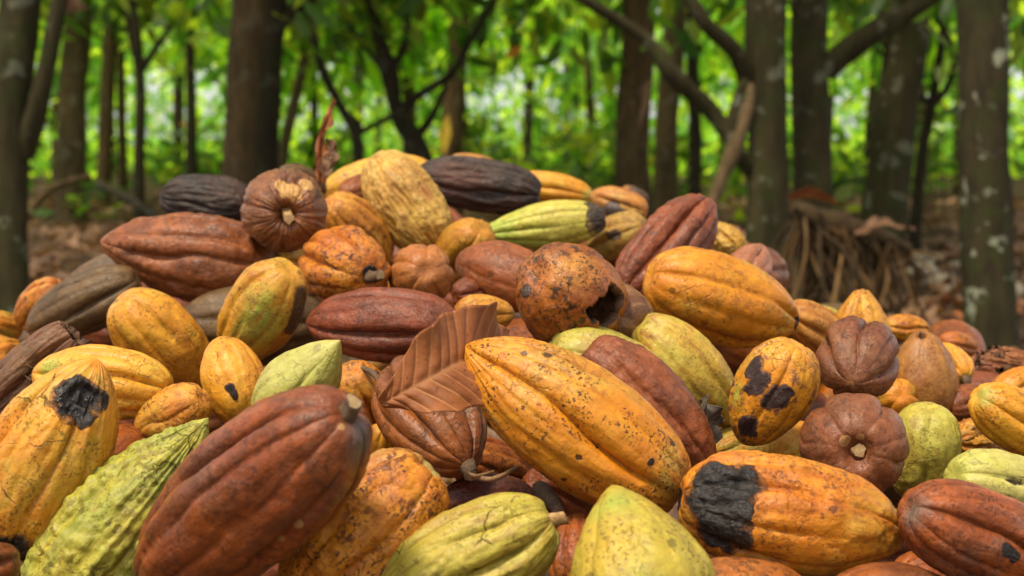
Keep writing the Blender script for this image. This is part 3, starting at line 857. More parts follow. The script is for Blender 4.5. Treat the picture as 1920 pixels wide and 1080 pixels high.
def dry_leaf(label, mid, hw, dirL, dirR, mat, veins=9, name='dry_leaf', thick=True, curl=0.0, group=None, rip=0.0, seed=1, rows_n=46):
    """mid: midrib points (world), hw: half widths there, dirL/dirR: where each half points at base and at end"""
    P = np.array([list(p) for p in mid], float)
    n, k = rows_n, 15
    tt = np.linspace(0, len(P) - 1, n)
    ext = np.vstack([2 * P[0] - P[1], P, 2 * P[-1] - P[-2]])
    i = np.minimum(tt.astype(int), len(P) - 2); f = (tt - i)[:, None]
    p0, p1, p2, p3 = ext[i], ext[i + 1], ext[i + 2], ext[i + 3]
    Q = .5 * (2 * p1 + (p2 - p0) * f + (2 * p0 - 5 * p1 + 4 * p2 - p3) * f ** 2 + (3 * p1 - p0 - 3 * p2 + p3) * f ** 3)
    h = np.interp(tt, np.arange(len(hw)), hw)
    tg = np.gradient(Q, axis=0); tg /= np.linalg.norm(tg, axis=1, keepdims=True)
    s = np.linspace(0, 1, n)[:, None]
    rows = []; vn = []
    u = np.linspace(-1, 1, 2 * k + 1)
    base = np.array(P[0])
    for q, uu in enumerate(u):
        dd = dirL if uu < 0 else dirR
        d = np.array(dd[0]) * (1 - s) + np.array(dd[1]) * s
        d = d - tg * (d * tg).sum(1, keepdims=True)
        d /= np.linalg.norm(d, axis=1, keepdims=True)
        nn = np.cross(tg, d) * (1 if uu < 0 else -1)
        a = abs(uu)
        ph = s[:, 0] * veins + .35 * np.sin(s[:, 0] * 13 + seed * 3) - a * 1.15 + .25 * a * a
        fr = ph - np.floor(ph)
        quilt = .0024 * np.sin(np.pi * fr) ** .7 * min(1, a * 5) * (1 - .3 * a)
        wave = .0065 * a * a * np.sin(s[:, 0] * 17 + seed + (uu > 0) * 2) + .004 * a * vnoise(np.stack([s[:, 0] * 6, s[:, 0] * 0 + uu * 2, s[:, 0] * 0 + seed], -1), seed)
        edge = h * (1 + .03 * np.sin(s[:, 0] * 41 + seed)) * (1 - rip * np.maximum(0, vnoise(np.stack([s[:, 0] * 9, s[:, 0] * 0 + (uu > 0) * 7, s[:, 0] * 0], -1), seed + 4)))
        off = d * (edge * a)[:, None] + nn * (quilt + wave + curl * a * a * h)[:, None] + tg * (.25 * a * h)[:, None]
        rows.append(Q + off)
        vn.append(np.maximum(smooth(.11 - np.minimum(fr, 1 - fr), 0, .08) * .8 * (a > .02), smooth(np.full(n, .05 - a), -.03, .02)))
    V = np.stack(rows, 1).reshape(-1, 3); vv = np.stack(vn, 1).ravel()
    kk = 2 * k + 1
    ii = np.arange(n - 1)[:, None]; jj = np.arange(kk - 1)[None, :]
    a = ii * kk + jj
    F = np.stack([a, a + 1, a + kk + 1, a + kk], -1).reshape(-1, 4)
    o = mesh_obj(name, V - base, F, mat)
    o.location = base
    float_attr(o, 'vein', vv)
    if thick:
        md = o.modifiers.new('blade_thickness', 'SOLIDIFY'); md.thickness = .0006; md.offset = 0
    tag(o, label, 'dry leaf', group)
    return o

# single large leaves one can pick out on the floor
for q in range(26):
    px = [30, 90, 140, 180, 60, 110, 240, 20, 160, 200, 75, 130, 280, 1790, 1905, 1880, 1740, 1760, 1700, 1915, 1800, 1895, 1600, 1680, 45, 215][q]
    py = [470, 500, 455, 485, 530, 545, 440, 440, 520, 430, 580, 475, 425, 590, 560, 610, 600, 560, 640, 600, 620, 480, 640, 590, 550, 460][q]
    D = .8 * FPX / (py - 250)
    c = ground_at(px, D) + Vector((0, 0, .03))
    a = random.uniform(0, 6.28); L = random.uniform(.16, .26)
    d = Vector((math.cos(a), math.sin(a), random.uniform(-.05, .1)))
    sd_ = Vector((-math.sin(a), math.cos(a), random.uniform(-.1, .5)))
    dry_leaf('large curled dry leaf lying on the forest floor', [c - d * L / 2, c + Vector((0, 0, .02)), c + d * L / 2], [.004, L * .2, .003],
             ([sd_] * 2), ([-sd_ + Vector((0, 0, .4))] * 2), random.choice([DRY_TAN, DRY_TAN, DRY_DARK, DRY]), name='fallen_leaf', curl=.3, group='fallen leaves on the floor', seed=q)

# pale stones
STONE = simple_mat('pale_stone', (.44, .37, .25), (.28, .23, .15), 20, .85, .6, .01)
ST = []
for q, (px, py, s) in enumerate([(1722, 482, 34), (1762, 488, 30), (1742, 506, 44), (1776, 526, 40), (1716, 512, 26), (1800, 500, 28), (1700, 498, 24), (1792, 545, 30), (1908, 545, 44), (1915, 520, 30), (1750, 530, 24)]):
    D = .8 * FPX / (py + s * .4 - 250)
    rr = s * D / FPX * .62
    th = np.linspace(0, 2 * np.pi, 14, endpoint=False); ph = np.linspace(0.02, np.pi - .02, 9)
    PH, TH = np.meshgrid(ph, th, indexing='ij')
    U = np.stack([np.sin(PH) * np.cos(TH), np.sin(PH) * np.sin(TH), np.cos(PH)], -1)
    V = U * (1 + .22 * fbm(U * 1.4 + q * 5, 60 + q, 3))[..., None] * np.array([rr, rr * .85, rr * .68])
    o = mesh_obj('stone', V.reshape(-1, 3), pod_faces(14, 9), STONE)
    p = ground_at(px, D); o.location = p + Vector((0, 0, rr * .5)); o.rotation_euler = (0, 0, q)
    tag(o, 'rounded pale stone lying in the leaf litter behind the roots', 'stone', 'pale stones by the roots')

# ------------------------------------------------------------------ dry root bundle at the right
ROOTM = bark_material('dry_root', (.17, .095, .055), (.27, .165, .098), (.08, .05, .03), .3, .1)
ROOTD = bark_material('dry_root_dark', (.05, .032, .022), (.09, .058, .038), (.04, .03, .02), .3, .0)
rb = ground_at(1590, 5.4)
root = empty('dry_root_bundle', Matrix.Translation(rb))
starts = [(1495, 395), (1505, 400), (1520, 402), (1540, 408), (1560, 420), (1585, 428), (1610, 440), (1640, 450), (1500, 420), (1530, 425), (1555, 440), (1670, 455)]
rr_ = np.random.RandomState(31)
for q in range(120):
    s = starts[q % len(starts)]
    f = (q % len(starts)) / len(starts)
    ex = 1465 + 345 * min(1.05, max(-.03, f * .8 + rr_.uniform(-.30, .36)))
    D0 = 5.4 + rr_.uniform(-.12, .22); D1 = 5.4 + rr_.uniform(-.45, .35)
    e = ground_at(ex, D1); e.z = -.02
    a = at(s[0] + rr_.uniform(-6, 6), s[1] + rr_.uniform(-6, 10), D0)
    mid = a * .55 + e * .45 + Vector((rr_.uniform(-.07, .10), rr_.uniform(-.05, .05), rr_.uniform(.0, .14)))
    wdt = rr_.uniform(3, 9) * 5.4 / FPX / 2
    tube_obj('root', [a, mid, a * .2 + e * .8 + Vector((rr_.uniform(-.02, .02), 0, .02)), e], [wdt * 1.1, wdt, wdt * .8, wdt * .6], ROOTM if q % 3 else ROOTD, root, rb, 7, 500 + q, .12, 16)
tube_obj('crown_stub', [at(1488, 392, 5.5), at(1540, 412, 5.45), at(1640, 446, 5.45), at(1700, 470, 5.5)], [.035, .05, .05, .03], ROOTD, root, rb, 10, 561, .2, 18)
tag(root, 'bundle of dry brown roots splayed on the ground behind the right pods', 'roots')
V3 = lambda x, y, z: Vector((x, y, z))
dry_leaf('reddish curled dry leaf resting on top of the root bundle', [at(1478, 375, 5.35), at(1520, 372, 5.3), at(1572, 385, 5.3)], [.02, .06, .01], ([V3(0, -.4, .8)] * 2), ([V3(0, .8, .55)] * 2), DRY, curl=.5, seed=3)
dry_leaf('wide brown dry leaf arched over the right of the root bundle', [at(1600, 440, 5.35), at(1650, 418, 5.3), at(1715, 428, 5.35)], [.02, .075, .01], ([V3(0, -.8, -.35)] * 2), ([V3(0, .8, -.1)] * 2), DRY_DARK, veins=6, curl=-.3, rip=.4, seed=4)

# leaning dead branch behind the reddish ridged pod, and dead wood at the left
def branch(label, pts, wid, mat, seed, name='fallen_branch'):
    W = [at(*p) for p in pts]
    b0 = W[0].copy()
    o = tube_obj(name, W, [w * p[2] / FPX / 2 for w, p in zip(wid, pts)], mat, None, b0, 10, seed, .2, 26)
    o.location = b0
    tag(o, label, 'branch')
GREYW = bark_material('weathered_wood', (.11, .072, .050), (.19, .13, .095), (.1, .08, .06), .2, .2)
branch('pale weathered branch leaning against the twin mossy trunk', [(1300, 500, 6.0), (1345, 355, 6.1), (1375, 285, 6.15), (1400, 215, 6.2), (1408, 160, 6.3)], [20, 22, 30, 26, 14], GREYW, 71)
branch('brown dead branch propped low between the left trunks', [(60, 392, 9.5), (100, 352, 9.5), (170, 330, 9.5)], [16, 15, 10], BARK_RED, 72)
branch('dark fallen branch sloping down behind the black pod', [(185, 345, 10), (240, 372, 9.4), (330, 430, 8.4), (380, 470, 7.8)], [14, 15, 14, 12], BARK_DARK, 73)
dry_leaf('pinkish dry leaf caught in the fork at the top of the left grove', [at(98, 22, 8), at(130, 8, 8), at(165, 15, 8)], [.01, .05, .005], ([V3(0, -.2, .9)] * 2), ([V3(0, .4, -.8)] * 2), DRY_TAN, seed=6)
dry_leaf('torn dry leaf hanging on the brown trunk right of centre', [at(1222, 150, 9.9), at(1202, 190, 9.9), at(1188, 260, 9.9)], [.01, .06, .01], ([V3(-1, -.2, 0)] * 2), ([V3(1, -.3, .2)] * 2), DRY_TAN, seed=7)
dry_leaf('single orange leaf hanging in the green above the yellow pods', [at(945, 110, 9), at(962, 98, 9), at(980, 85, 9)], [.004, .035, .004], ([V3(-.5, -.3, .8)] * 2), ([V3(.5, -.3, -.8)] * 2),
         dry_leaf_material('orange_leaf', (.62, .27, .02), (.50, .19, .015), (.7, .4, .05)), seed=8)
dry_leaf('yellow leaf stuck upright against the stout brown trunk', [at(832, 290, 12.8), at(834, 255, 12.8), at(840, 215, 12.8)], [.01, .06, .01], ([V3(-1, -.3, 0)] * 2), ([V3(1, -.3, 0)] * 2),
         dry_leaf_material('yellow_leaf', (.55, .38, .03), (.48, .30, .02), (.6, .45, .1)), seed=9)
# ------------------------------------------------------------------ the heap, pod by pod
R90 = math.pi / 2
# --- nearest row
pod('big smooth reddish brown pod with grey shoulder beside the green warty pod', (655, 775), (266, 1105), 278, .93, 'brown', 2.25, prof='oval', lod=0, g5=.075, g10=.05, wart=.0022, wfreq=45, ph=.4, stem=.013, roll=.2,
    tint=[(680, 820, 75, 1.6)], pale=[(560, 985, 14), (640, 800, 9, 5), (525, 1010, 10)], lump=.05,
    mat=pod_material('brown', A=(.31, .076, .014), B=(.225, .052, .012), SpeckAmt=.35, DustAmt=.12, Tint=(.115, .080, .062), Rough=.44, Pale=(.42, .22, .08)))
pod('long yellow orange pod with a black rot patch on the left edge', (-5, 1045), (182, 672), 228, 1.04, 'yellow', 1.7, prof='long', lod=0, g5=.06, g10=.03, wr=.0012, ph=.1, roll=.3,
    black=[(150, 748, 52), (128, 735, 34), (12, 1030, 46)], tint=[], dent=[(152, 752, 40, .004)],
    mat=pod_material('yellow', A=(.70, .30, .020), B=(.61, .225, .013), CrackAmt=.7, MottleAmt=.22))
pod('green warty pod half hidden behind the big reddish brown pod', (75, 1190), (392, 782), 238, 1.03, 'green', 1.7, prof='pointed', lod=0, g5=.05, g10=.02, wart=.0040, wfreq=140, wr=.0016, ph=.9,
    mat=pod_material('green', A=(0.281, 0.306, 0.036), B=(0.427, 0.369, 0.043), MottleAmt=.5, CrackAmt=.6, StreakAmt=.6))
pod('orange pod covered in brown freckles with a knobbly pale green rim', (812, 868), (548, 1140), 228, .99, 'orange', 1.6, prof='blunt', lod=0, g5=.045, g10=.03, wart=.0030, wfreq=70, ph=.3, dimple=.9,
    tint=[(812, 880, 46)], mat=pod_material('orange', A=(.63, .245, .015), B=(.55, .175, .010), Mottle=(.19, .055, .012), MottleAmt=.8, SpeckAmt=.9, Tint=(.42, .40, .14)))
pod('ribbed yellow green pod with a cut stalk at the bottom centre', (1042, 970), (705, 1135), 205, .96, 'lime', 1.8, prof='oval', lod=0, g5=.10, g10=.05, wr=.0012, ph=.25, stem=.013, stem_pale=True,
    tint=[(1030, 975, 40)], mat=pod_material('lime', A=(0.485, 0.387, 0.060), B=(0.427, 0.360, 0.043), Tint=(.24, .21, .07), Streak=(.38, .22, .035), StreakAmt=.7, CrackAmt=.7))
pod('bell shaped lime green pod standing with its tip up', (1235, 1215), (1146, 905), 268, .92, 'lime', 1.35, prof='bell', lod=0, g5=.016, g10=.008, ph=.7,
    tint=[(1150, 940, 70)], mat=pod_material('lime', A=(0.436, 0.342, 0.038), B=(0.485, 0.333, 0.034), Tint=(.33, .36, .05), MottleAmt=.4, StreakAmt=.6, SpeckAmt=.55))
pod('plump orange pod with a large wrinkled black rot patch', (1262, 930), (1698, 1000), 232, 1.02, 'orange', 1.9, prof='oval', lod=0, g5=.055, g10=.03, wart=.0028, wfreq=60, ph=.55, roll=.2,
    black=[(1362, 930, 66, 1.0), (1352, 985, 58, 1.0), (1330, 900, 44), (1395, 905, 42), (1375, 1010, 48), (1262, 945, 40)],
    mat=pod_material('orange', A=(.65, .24, .013), B=(.56, .172, .009), SpeckAmt=.6, MottleAmt=.4))
pod('reddish brown pod with a grey crusted end beside the rotten orange pod', (1698, 950), (2010, 1075), 190, 1.0, 'redbrown', 1.9, prof='oval', lod=0, g5=.08, g10=.045, wart=.001, wfreq=60, ph=.2,
    pale=[], black=[(1890, 1030, 16), (1905, 1045, 12)], tint=[(1712, 960, 50)], mat=pod_material('redbrown', A=(.36, .088, .016), B=(.26, .062, .012), Tint=(.15, .13, .10), SpeckAmt=.6))
pod('orange red pod peeping up under the black patched orange pod', (1270, 1125), (1530, 1125), 165, .97, 'rust', 1.8, lod=1, ph=.3, mat=pod_material('rust', A=(.42, .13, .02), B=(.34, .10, .02)))
pod('brown pod top showing below the grey crusted reddish pod', (1550, 1140), (1800, 1130), 160, .98, 'brown', 1.8, lod=1, ph=.1)
pod('rusty red pod wedged upright between the two lime pods', (1085, 1130), (1085, 960), 120, 1.04, 'rust', 1.7, lod=1, ph=.5, wart=.0015)
pod('small brown pod end at the lower left corner', (-60, 1075), (28, 1050), 100, .95, 'brown', 1.6, lod=2)
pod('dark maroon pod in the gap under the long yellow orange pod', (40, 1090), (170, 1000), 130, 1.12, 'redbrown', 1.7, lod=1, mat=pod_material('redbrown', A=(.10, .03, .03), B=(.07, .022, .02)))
pod('rust orange pod in the gap above the green warty pod', (130, 920), (265, 820), 140, 1.17, 'rust', 1.8, lod=1, wart=.0015)

pod('brown pod buried behind the black patched orange pod', (1500, 1060), (1720, 1030), 150, 1.17, 'redbrown', 1.8, lod=1)
pod('rust brown pod buried under the grey crusted reddish pod', (1680, 1080), (1860, 1110), 130, 1.10, 'rust', 1.8, lod=1)
pod('dark brown pod buried between the bell shaped and rotten orange pods', (1250, 1060), (1420, 1075), 130, 1.12, 'brown', 1.8, lod=1)
pod('dark brown pod deep in the gap beside the thick cut stick', (1000, 900), (1110, 970), 120, 1.24, 'redbrown', 1.8, lod=1)
pod('dark pod low in the gap between the big brown and freckled orange pods', (430, 1110), (590, 1050), 130, 1.09, 'redbrown', 1.7, lod=1)
# --- second row
pod('large golden yellow pod with dark freckles lying below the dry leaf', (1288, 940), (872, 648), 238, 1.06, 'yellow', 1.9, prof='long', lod=0, g5=.075, g10=.045, ph=.15, roll=.1, nub=.11, wr=.0008, dimple=.8,
    tint=[(1265, 900, 70)], black=[(1118, 836, 5), (1222, 868, 7)], pale=[],
    mat=pod_material('yellow', A=(.66, .262, .014), B=(.58, .195, .010), SpeckAmt=.9, MottleAmt=.38, Tint=(.36, .31, .06), StreakAmt=.5))
pod('pitted brown pod tucked behind the large golden pod', (1100, 640), (1345, 905), 165, 1.19, 'redbrown', 2.0, prof='long', lod=1, g5=.05, g10=.02, wart=.0026, wfreq=130, ph=.3, mat=pod_material('redbrown', A=(.29, .082, .026), B=(.22, .058, .018), DustAmt=.15))
pod('glossy brown ribbed pod under the big dry leaf', (884, 882), (745, 690), 205, 1.14, 'brown', 1.7, 1, prof='neck', lod=0, g5=.10, g10=.06, ph=.25, stem=.012, mat=pod_material('brown', A=(.33, .105, .02), B=(.24, .07, .016), Rough=.38))
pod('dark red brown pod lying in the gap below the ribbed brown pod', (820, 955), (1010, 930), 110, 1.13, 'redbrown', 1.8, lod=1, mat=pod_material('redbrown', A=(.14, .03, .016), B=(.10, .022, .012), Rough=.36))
pod('rusty pod deep in the gap left of the large golden pod', (850, 850), (990, 900), 110, 1.26, 'rust', 1.8, lod=1)
pod('orange pod in the gap behind the stalk of the big brown pod', (655, 690), (720, 850), 130, 1.27, 'orange', 1.7, lod=1)
pod('pale green pod with a pointed tip above the big brown pod', (500, 800), (636, 640), 150, 1.16, 'pale', 1.6, -1, prof='pointed', lod=1, g5=.05, g10=.02, ph=.1, mat=pod_material('pale', A=(0.417, 0.405, 0.102), B=(0.466, 0.423, 0.111)))
pod('yellow pod with small black nicks between green and orange pods', (462, 795), (412, 630), 122, 1.24, 'gold', 1.5, prof='oval', lod=1, g5=.05, g10=.02, ph=.3, black=[(432, 728, 9, 1.2), (440, 742, 8, 1.8)])
pod('ribbed yellow pod with a brown stalk beside the curled leaf', (322, 732), (58, 700), 142, 1.22, 'yellow', 1.9, prof='oval', lod=1, g5=.10, g10=.055, ph=.1, stem=.02, roll=.2, bend=.03, tint=[(95, 690, 60)], mat=pod_material('gold', B=(.64, .33, .03), StreakAmt=.6))
pod('small orange pod nestled right of the ribbed yellow pod', (385, 745), (258, 812), 108, 1.2, 'orange', 1.5, 1, lod=1, g5=.05, wart=.0015, mat=pod_material('orange', A=(.66, .31, .03), B=(.58, .22, .02)))
pod('yellow pod with a bumpy flank below the long brown pod', (222, 555), (388, 722), 148, 1.42, 'gold', 1.7, prof='oval', lod=1, g5=.05, g10=.025, ph=.3, wart=.0018, wfreq=50, mat=pod_material('yellow', A=(.68, .33, .024), B=(.61, .25, .015)))
pod('yellow pod with green scurf and a dark brown flank', (545, 500), (432, 672), 146, 1.40, 'gold', 1.6, prof='oval', lod=1, g5=.05, g10=.025, ph=.4, wart=.0015, tint=[(480, 600, 70, 1.4)], black=[(566, 575, 30, 2.2)], mat=pod_material('yellow', A=(.60, .33, .03), B=(.52, .24, .02), Tint=(.28, .33, .045), Black=(.11, .055, .02)))  # right flank carries a dark brown patch
pod('long ribbed red brown pod behind the pale green pod', (862, 615), (572, 605), 150, 1.34, 'redbrown', 2.0, prof='oval', lod=1, g5=.09, g10=.06, ph=.2, wart=.0016, wfreq=60, mat=pod_material('redbrown', A=(.25, .056, .019), B=(.185, .041, .013)))
pod('rusty round pod with a broken dark hole', (1008, 512), (1132, 600), 194, 1.30, 'rust', 1.25, 1, prof='round', lod=0, g5=.035, g10=.015, ph=.2, wart=.0018, lump=.10, hole=[(1142, 578, 44, 1.2)], black=[(985, 548, 15, 2.4)],
    tint=[(1075, 500, 80)], mat=pod_material('rust', A=(.42, .13, .014), B=(.30, .08, .014), Tint=(.50, .21, .035), Black=(.085, .055, .04), MottleAmt=.8, SpeckAmt=.8, Rough=.36))
pod('fibrous brown husk piece flared out beside the broken hole', (1115, 586), (1226, 604), 132, 1.34, 'tan', 1.2, lod=1, g5=.02, g10=.01, prof='pointed', mat=pod_material('tan', A=(.19, .085, .035), B=(.14, .06, .026), Streak=(.30, .15, .06), StreakAmt=.8))
pod('faded lime pod with brown scabs behind the large golden pod', (1030, 650), (1285, 770), 165, 1.28, 'lime', 1.8, lod=1, g5=.07, g10=.03, ph=.2, black=[(1138, 652, 14, 2.0)], tint=[(1110, 650, 45)], mat=pod_material('lime', A=(0.485, 0.405, 0.076), B=(0.436, 0.387, 0.060), Tint=(.44, .28, .08), Black=(.12, .065, .025)))
pod('yellow green pod with brown streaks under the orange yellow pod', (1195, 600), (1378, 795), 142, 1.32, 'lime', 1.9, lod=1, g5=.04, g10=.02, ph=.5, mat=pod_material('lime', A=(0.466, 0.360, 0.051), B=(0.543, 0.342, 0.043), Streak=(.36, .15, .03), StreakAmt=.8))
pod('small bright yellow green pod tip beside the broken rusty pod', (1250, 625), (1225, 575), 60, 1.42, 'lime', 1.6, lod=2, g5=.12)
pod('orange yellow pod with a dark pointed tip on the right of the heap', (1210, 515), (1496, 608), 178, 1.42, 'yellow', 1.75, prof='oval', lod=1, g5=.075, g10=.04, ph=.35, black=[(1496, 608, 18)], nub=.09, mat=pod_material('yellow', A=(.64, .26, .013), B=(.56, .195, .010), MottleAmt=.4))
pod('yellow pod blistered with purple black rot spots', (1500, 640), (1392, 832), 152, 1.20, 'yellow', 1.5, prof='oval', lod=0, g5=.065, g10=.035, ph=.1, wart=.001, black=[(1412, 690, 20), (1422, 716, 24, 1.3), (1408, 730, 14), (1464, 748, 26), (1440, 752, 16), (1475, 738, 14), (1400, 798, 20, 1.5), (1372, 720, 10)],
    tint=[(1378, 740, 40)], mat=pod_material('yellow', A=(.70, .32, .020), B=(.60, .225, .013), Mottle=(.20, .07, .03), Black=(.040, .022, .020), MottleAmt=.7))
pod('purple brown deeply ribbed pod pointing forward above the pumpkin shaped pod', (1616, 640), (1598, 716), 164, 1.27, 'redbrown', 1.3, -1, prof='oval', lod=0, g5=.14, g10=.025, ph=.0, wart=.001, tint=[(1600, 720, 18)], mat=pod_material('redbrown', A=(.22, .070, .028), B=(.155, .048, .020), DustAmt=.25, Tint=(.28, .13, .05)))
pod('round brown pumpkin shaped pod with a pale cut stalk', (1608, 850), (1594, 822), 204, 1.14, 'brown', 1.15, 1, prof='round', lod=0, g5=.055, g10=.028, ph=.25, dimple=1.3, stem=.008, stem_pale=True, pale=[(1584, 826, 14), (1612, 820, 10)],
    mat=pod_material('brown', A=(.27, .086, .030), B=(.205, .064, .022), DustAmt=.2, Pale=(.45, .22, .08), MottleAmt=.3))
pod('yellow green mottled pod beside the pumpkin shaped pod', (1742, 760), (1722, 945), 136, 1.22, 'lime', 1.45, prof='blunt', lod=1, g5=.05, g10=.02, wart=.0016, ph=.1, mat=pod_material('lime', A=(0.485, 0.396, 0.068), B=(0.427, 0.387, 0.060), Mottle=(.26, .13, .03), MottleAmt=.45))
pod('pale lime pod with dark scratches near the right edge', (1785, 890), (1990, 950), 150, 1.15, 'pale', 1.6, lod=1, g5=.045, ph=.3, black=[(1903, 905, 9, 2.5), (1900, 940, 8, 2)], mat=pod_material('pale', A=(0.524, 0.468, 0.136), B=(0.456, 0.423, 0.093), CrackAmt=.8))
pod('yellow pod with a green stalk end poking in from the right', (1830, 742), (2010, 850), 118, 1.22, 'yellow', 1.9, lod=1, g5=.08, g10=.04, tint=[(1840, 745, 36)], prof='blunt', mat=pod_material('gold', Tint=(.34, .36, .07)))
pod('tawny upright pod with a small hole at its top', (1728, 608), (1736, 805), 128, 1.40, 'tan', 1.5, prof='neck', lod=1, g5=.03, g10=.01, black=[(1728, 628, 9)], dent=[(1728, 628, 12, .008)], mat=pod_material('tan', A=(.34, .15, .035), B=(.26, .10, .022), Streak=(.5, .22, .03)))  # hole is a dent, its dark inside painted on as a black spot
pod('yellow pod stub with an open torn crown', (1612, 690), (1616, 532), 112, 1.52, 'yellow', 1.4, prof='pointed', lod=1, g5=.09, g10=.05, cut=.93, mat=pod_material('yellow', A=(.60, .30, .03), B=(.52, .23, .02)))
pod('dull orange pod behind the rot spotted yellow pod', (1470, 585), (1600, 665), 100, 1.50, 'orange', 1.8, lod=2, mat=pod_material('orange', A=(.52, .24, .04), B=(.44, .17, .03)))
pod('greenish yellow pod just showing left of the torn crown pod', (1490, 600), (1575, 590), 46, 1.66, 'lime', 1.9, lod=2)
pod('bright orange pod behind the torn crown pod', (1655, 612), (1745, 618), 54, 1.62, 'orange', 1.7, lod=2, mat=pod_material('orange', A=(.66, .30, .02), B=(.58, .23, .02)))
pod('yellow and green ribbed pod end right of the tawny pod', (1812, 712), (1760, 650), 66, 1.45, 'gold', 1.8, lod=2, g5=.13, g10=.06, tint=[(1812, 712, 26)], stem=.01)
pod('small brown pod in the gap right of the tawny pod', (1775, 770), (1850, 740), 70, 1.40, 'brown', 1.5, lod=2)
pod('small wrinkled orange pod below the green stalked yellow pod', (1790, 830), (1870, 815), 72, 1.30, 'orange', 1.5, lod=2, wr=.003)
pod('orange pod at the right edge above the green stalked yellow pod', (1870, 745), (1960, 710), 84, 1.42, 'yellow', 1.6, lod=2)
pod('thin reddish pod squeezed behind the grey crusted pod', (1690, 935), (1850, 975), 76, 1.10, 'rust', 1.9, lod=1)
pod('yellow olive pod in the gap under the rot spotted pod', (1330, 850), (1450, 830), 90, 1.33, 'yellow', 1.8, lod=1, mat=pod_material('yellow', A=(.40, .26, .04), B=(.34, .2, .03)))
pod('cream yellow pod under the rot spotted pod beside the pumpkin pod', (1450, 870), (1510, 800), 84, 1.26, 'gold', 1.6, lod=1)
pod('orange yellow pod beside the purple brown ribbed pod', (1690, 740), (1660, 770), 90, 1.38, 'yellow', 1.6, lod=2)

pod('wrinkled dark brown husk standing in for a crumpled dry leaf at the left', (-25, 775), (158, 612), 112, 1.27, 'olive', 1.9, prof='blunt', lod=0, g5=.09, g10=.02, wr=.0009, wart=.0012, wfreq=35, lump=.2, cut=.90, hole=[(82, 690, 15, 2.0)], mat=pod_material('olive', A=(.19, .078, .030), B=(.125, .052, .022), Pale=(.30, .16, .08), DustAmt=.25, StreakAmt=.2))  # husk shape takes the place of a crumpled dry leaf
pod('rust brown broken husk standing in for a crumpled leaf at the far right edge', (1960, 700), (1822, 682), 74, 1.56, 'rust', 1.7, lod=1, wr=.0028, lump=.12, cut=.92, hole=[(1880, 700, 14)], mat=pod_material('rust', A=(.28, .10, .03), B=(.19, .06, .02)))  # pod husk built where a crumpled leaf lies
pod('orange red pod far down the right flank behind the broken husk', (1765, 640), (1830, 655), 52, 1.72, 'rust', 1.6, lod=2, mat=pod_material('rust', A=(.5, .15, .02), B=(.42, .11, .02)))
# --- upper part of the heap
pod('long brown pod pointing left on the upper left slope', (532, 508), (186, 452), 166, 1.60, 'brown', 2.0, prof='long', lod=0, g5=.06, g10=.03, wart=.0050, wfreq=42, ph=.1, mat=pod_material('brown', A=(.31, .092, .020), B=(.225, .063, .014)))
pod('black shrivelled pod at the upper left of the heap', (478, 385), (302, 368), 96, 1.92, 'black', 1.8, prof='blunt', lod=1, g5=.05, wr=.003, ph=.2)
pod('round brown pod with a chewed pale scar and stalk', (541, 402), (522, 384), 158, 1.56, 'brown', 1.25, 1, prof='round', lod=0, g5=.035, g10=.015, ph=.5, dimple=1.6, stem=.02, stem_pale=True, wr=.0016, pale=[(548, 356, 28), (575, 345, 18), (528, 345, 16)], dent=[(550, 352, 34, .0035)],
    mat=pod_material('brown', A=(.27, .086, .022), B=(.2, .06, .016), Pale=(.60, .33, .10), DustAmt=.1))
pod('burnt orange ribbed pod with a black stalk end', (692, 520), (592, 482), 158, 1.48, 'orange', 1.4, 1, prof='oval', lod=0, g5=.10, g10=.05, ph=.2, stem=.026, wart=.0015, dimple=.5, black=[(692, 512, 17)], mat=pod_material('orange', A=(.60, .20, .010), B=(.47, .125, .009), Mottle=(.14, .04, .01), MottleAmt=.7))
pod('orange yellow pod behind the burnt orange pod', (615, 375), (722, 500), 112, 1.70, 'orange', 1.8, lod=1, g5=.06, wart=.002, mat=pod_material('orange', A=(.60, .27, .03), B=(.54, .20, .02)))
pod('straw coloured corky pod leaning on the crest', (822, 468), (700, 292), 128, 1.74, 'straw', 1.6, prof='blunt', lod=0, g5=.06, g10=.03, ph=.1, wart=.0024, wfreq=80, wr=.0026, stem=.01, tint=[(800, 358, 30)], black=[(838, 452, 10)], pale=[], mat=pod_material('straw', A=(.64, .40, .08), B=(.52, .30, .05), Tint=(.46, .19, .05)))
pod('smooth yellow pod behind the corky pod on the crest', (605, 365), (812, 312), 92, 2.0, 'gold', 2.2, lod=1, g5=.03, bend=-.08, mat=pod_material('yellow', A=(.66, .36, .03), B=(.60, .30, .025)))
pod('small brown pod tucked between the crest pods', (640, 370), (710, 345), 62, 1.86, 'brown', 1.6, lod=2)
pod('dark charred ribbed pod lying across the crest', (1016, 365), (778, 330), 100, 1.86, 'black', 2.2, prof='blunt', lod=1, g5=.09, g10=.05, ph=.2, wr=.002, tint=[(860, 330, 60, 1.6)], mat=pod_material('black', A=(.055, .034, .026), B=(.035, .025, .020), Tint=(.115, .040, .026)))
pod('tan yellow pod peeking over the charred pod', (828, 318), (952, 330), 72, 2.15, 'tan', 1.8, lod=2, mat=pod_material('tan', A=(.50, .24, .05), B=(.44, .18, .04)))
pod('bright yellow pod on the crest behind the lime pod', (1112, 368), (950, 338), 62, 2.05, 'gold', 2.0, lod=1, g5=.07, tint=[(1105, 368, 26)])
pod('lime green pod with a blackened stalk end', (1142, 408), (884, 442), 92, 1.74, 'lime', 2.2, prof='pointed', lod=0, g5=.06, g10=.03, ph=.1, black=[(1130, 408, 38), (1120, 385, 22)], tint=[(900, 440, 120, 1.3)],
    mat=pod_material('lime', A=(0.504, 0.450, 0.076), B=(0.543, 0.450, 0.060), Tint=(.34, .44, .05), Black=(.05, .034, .022)))
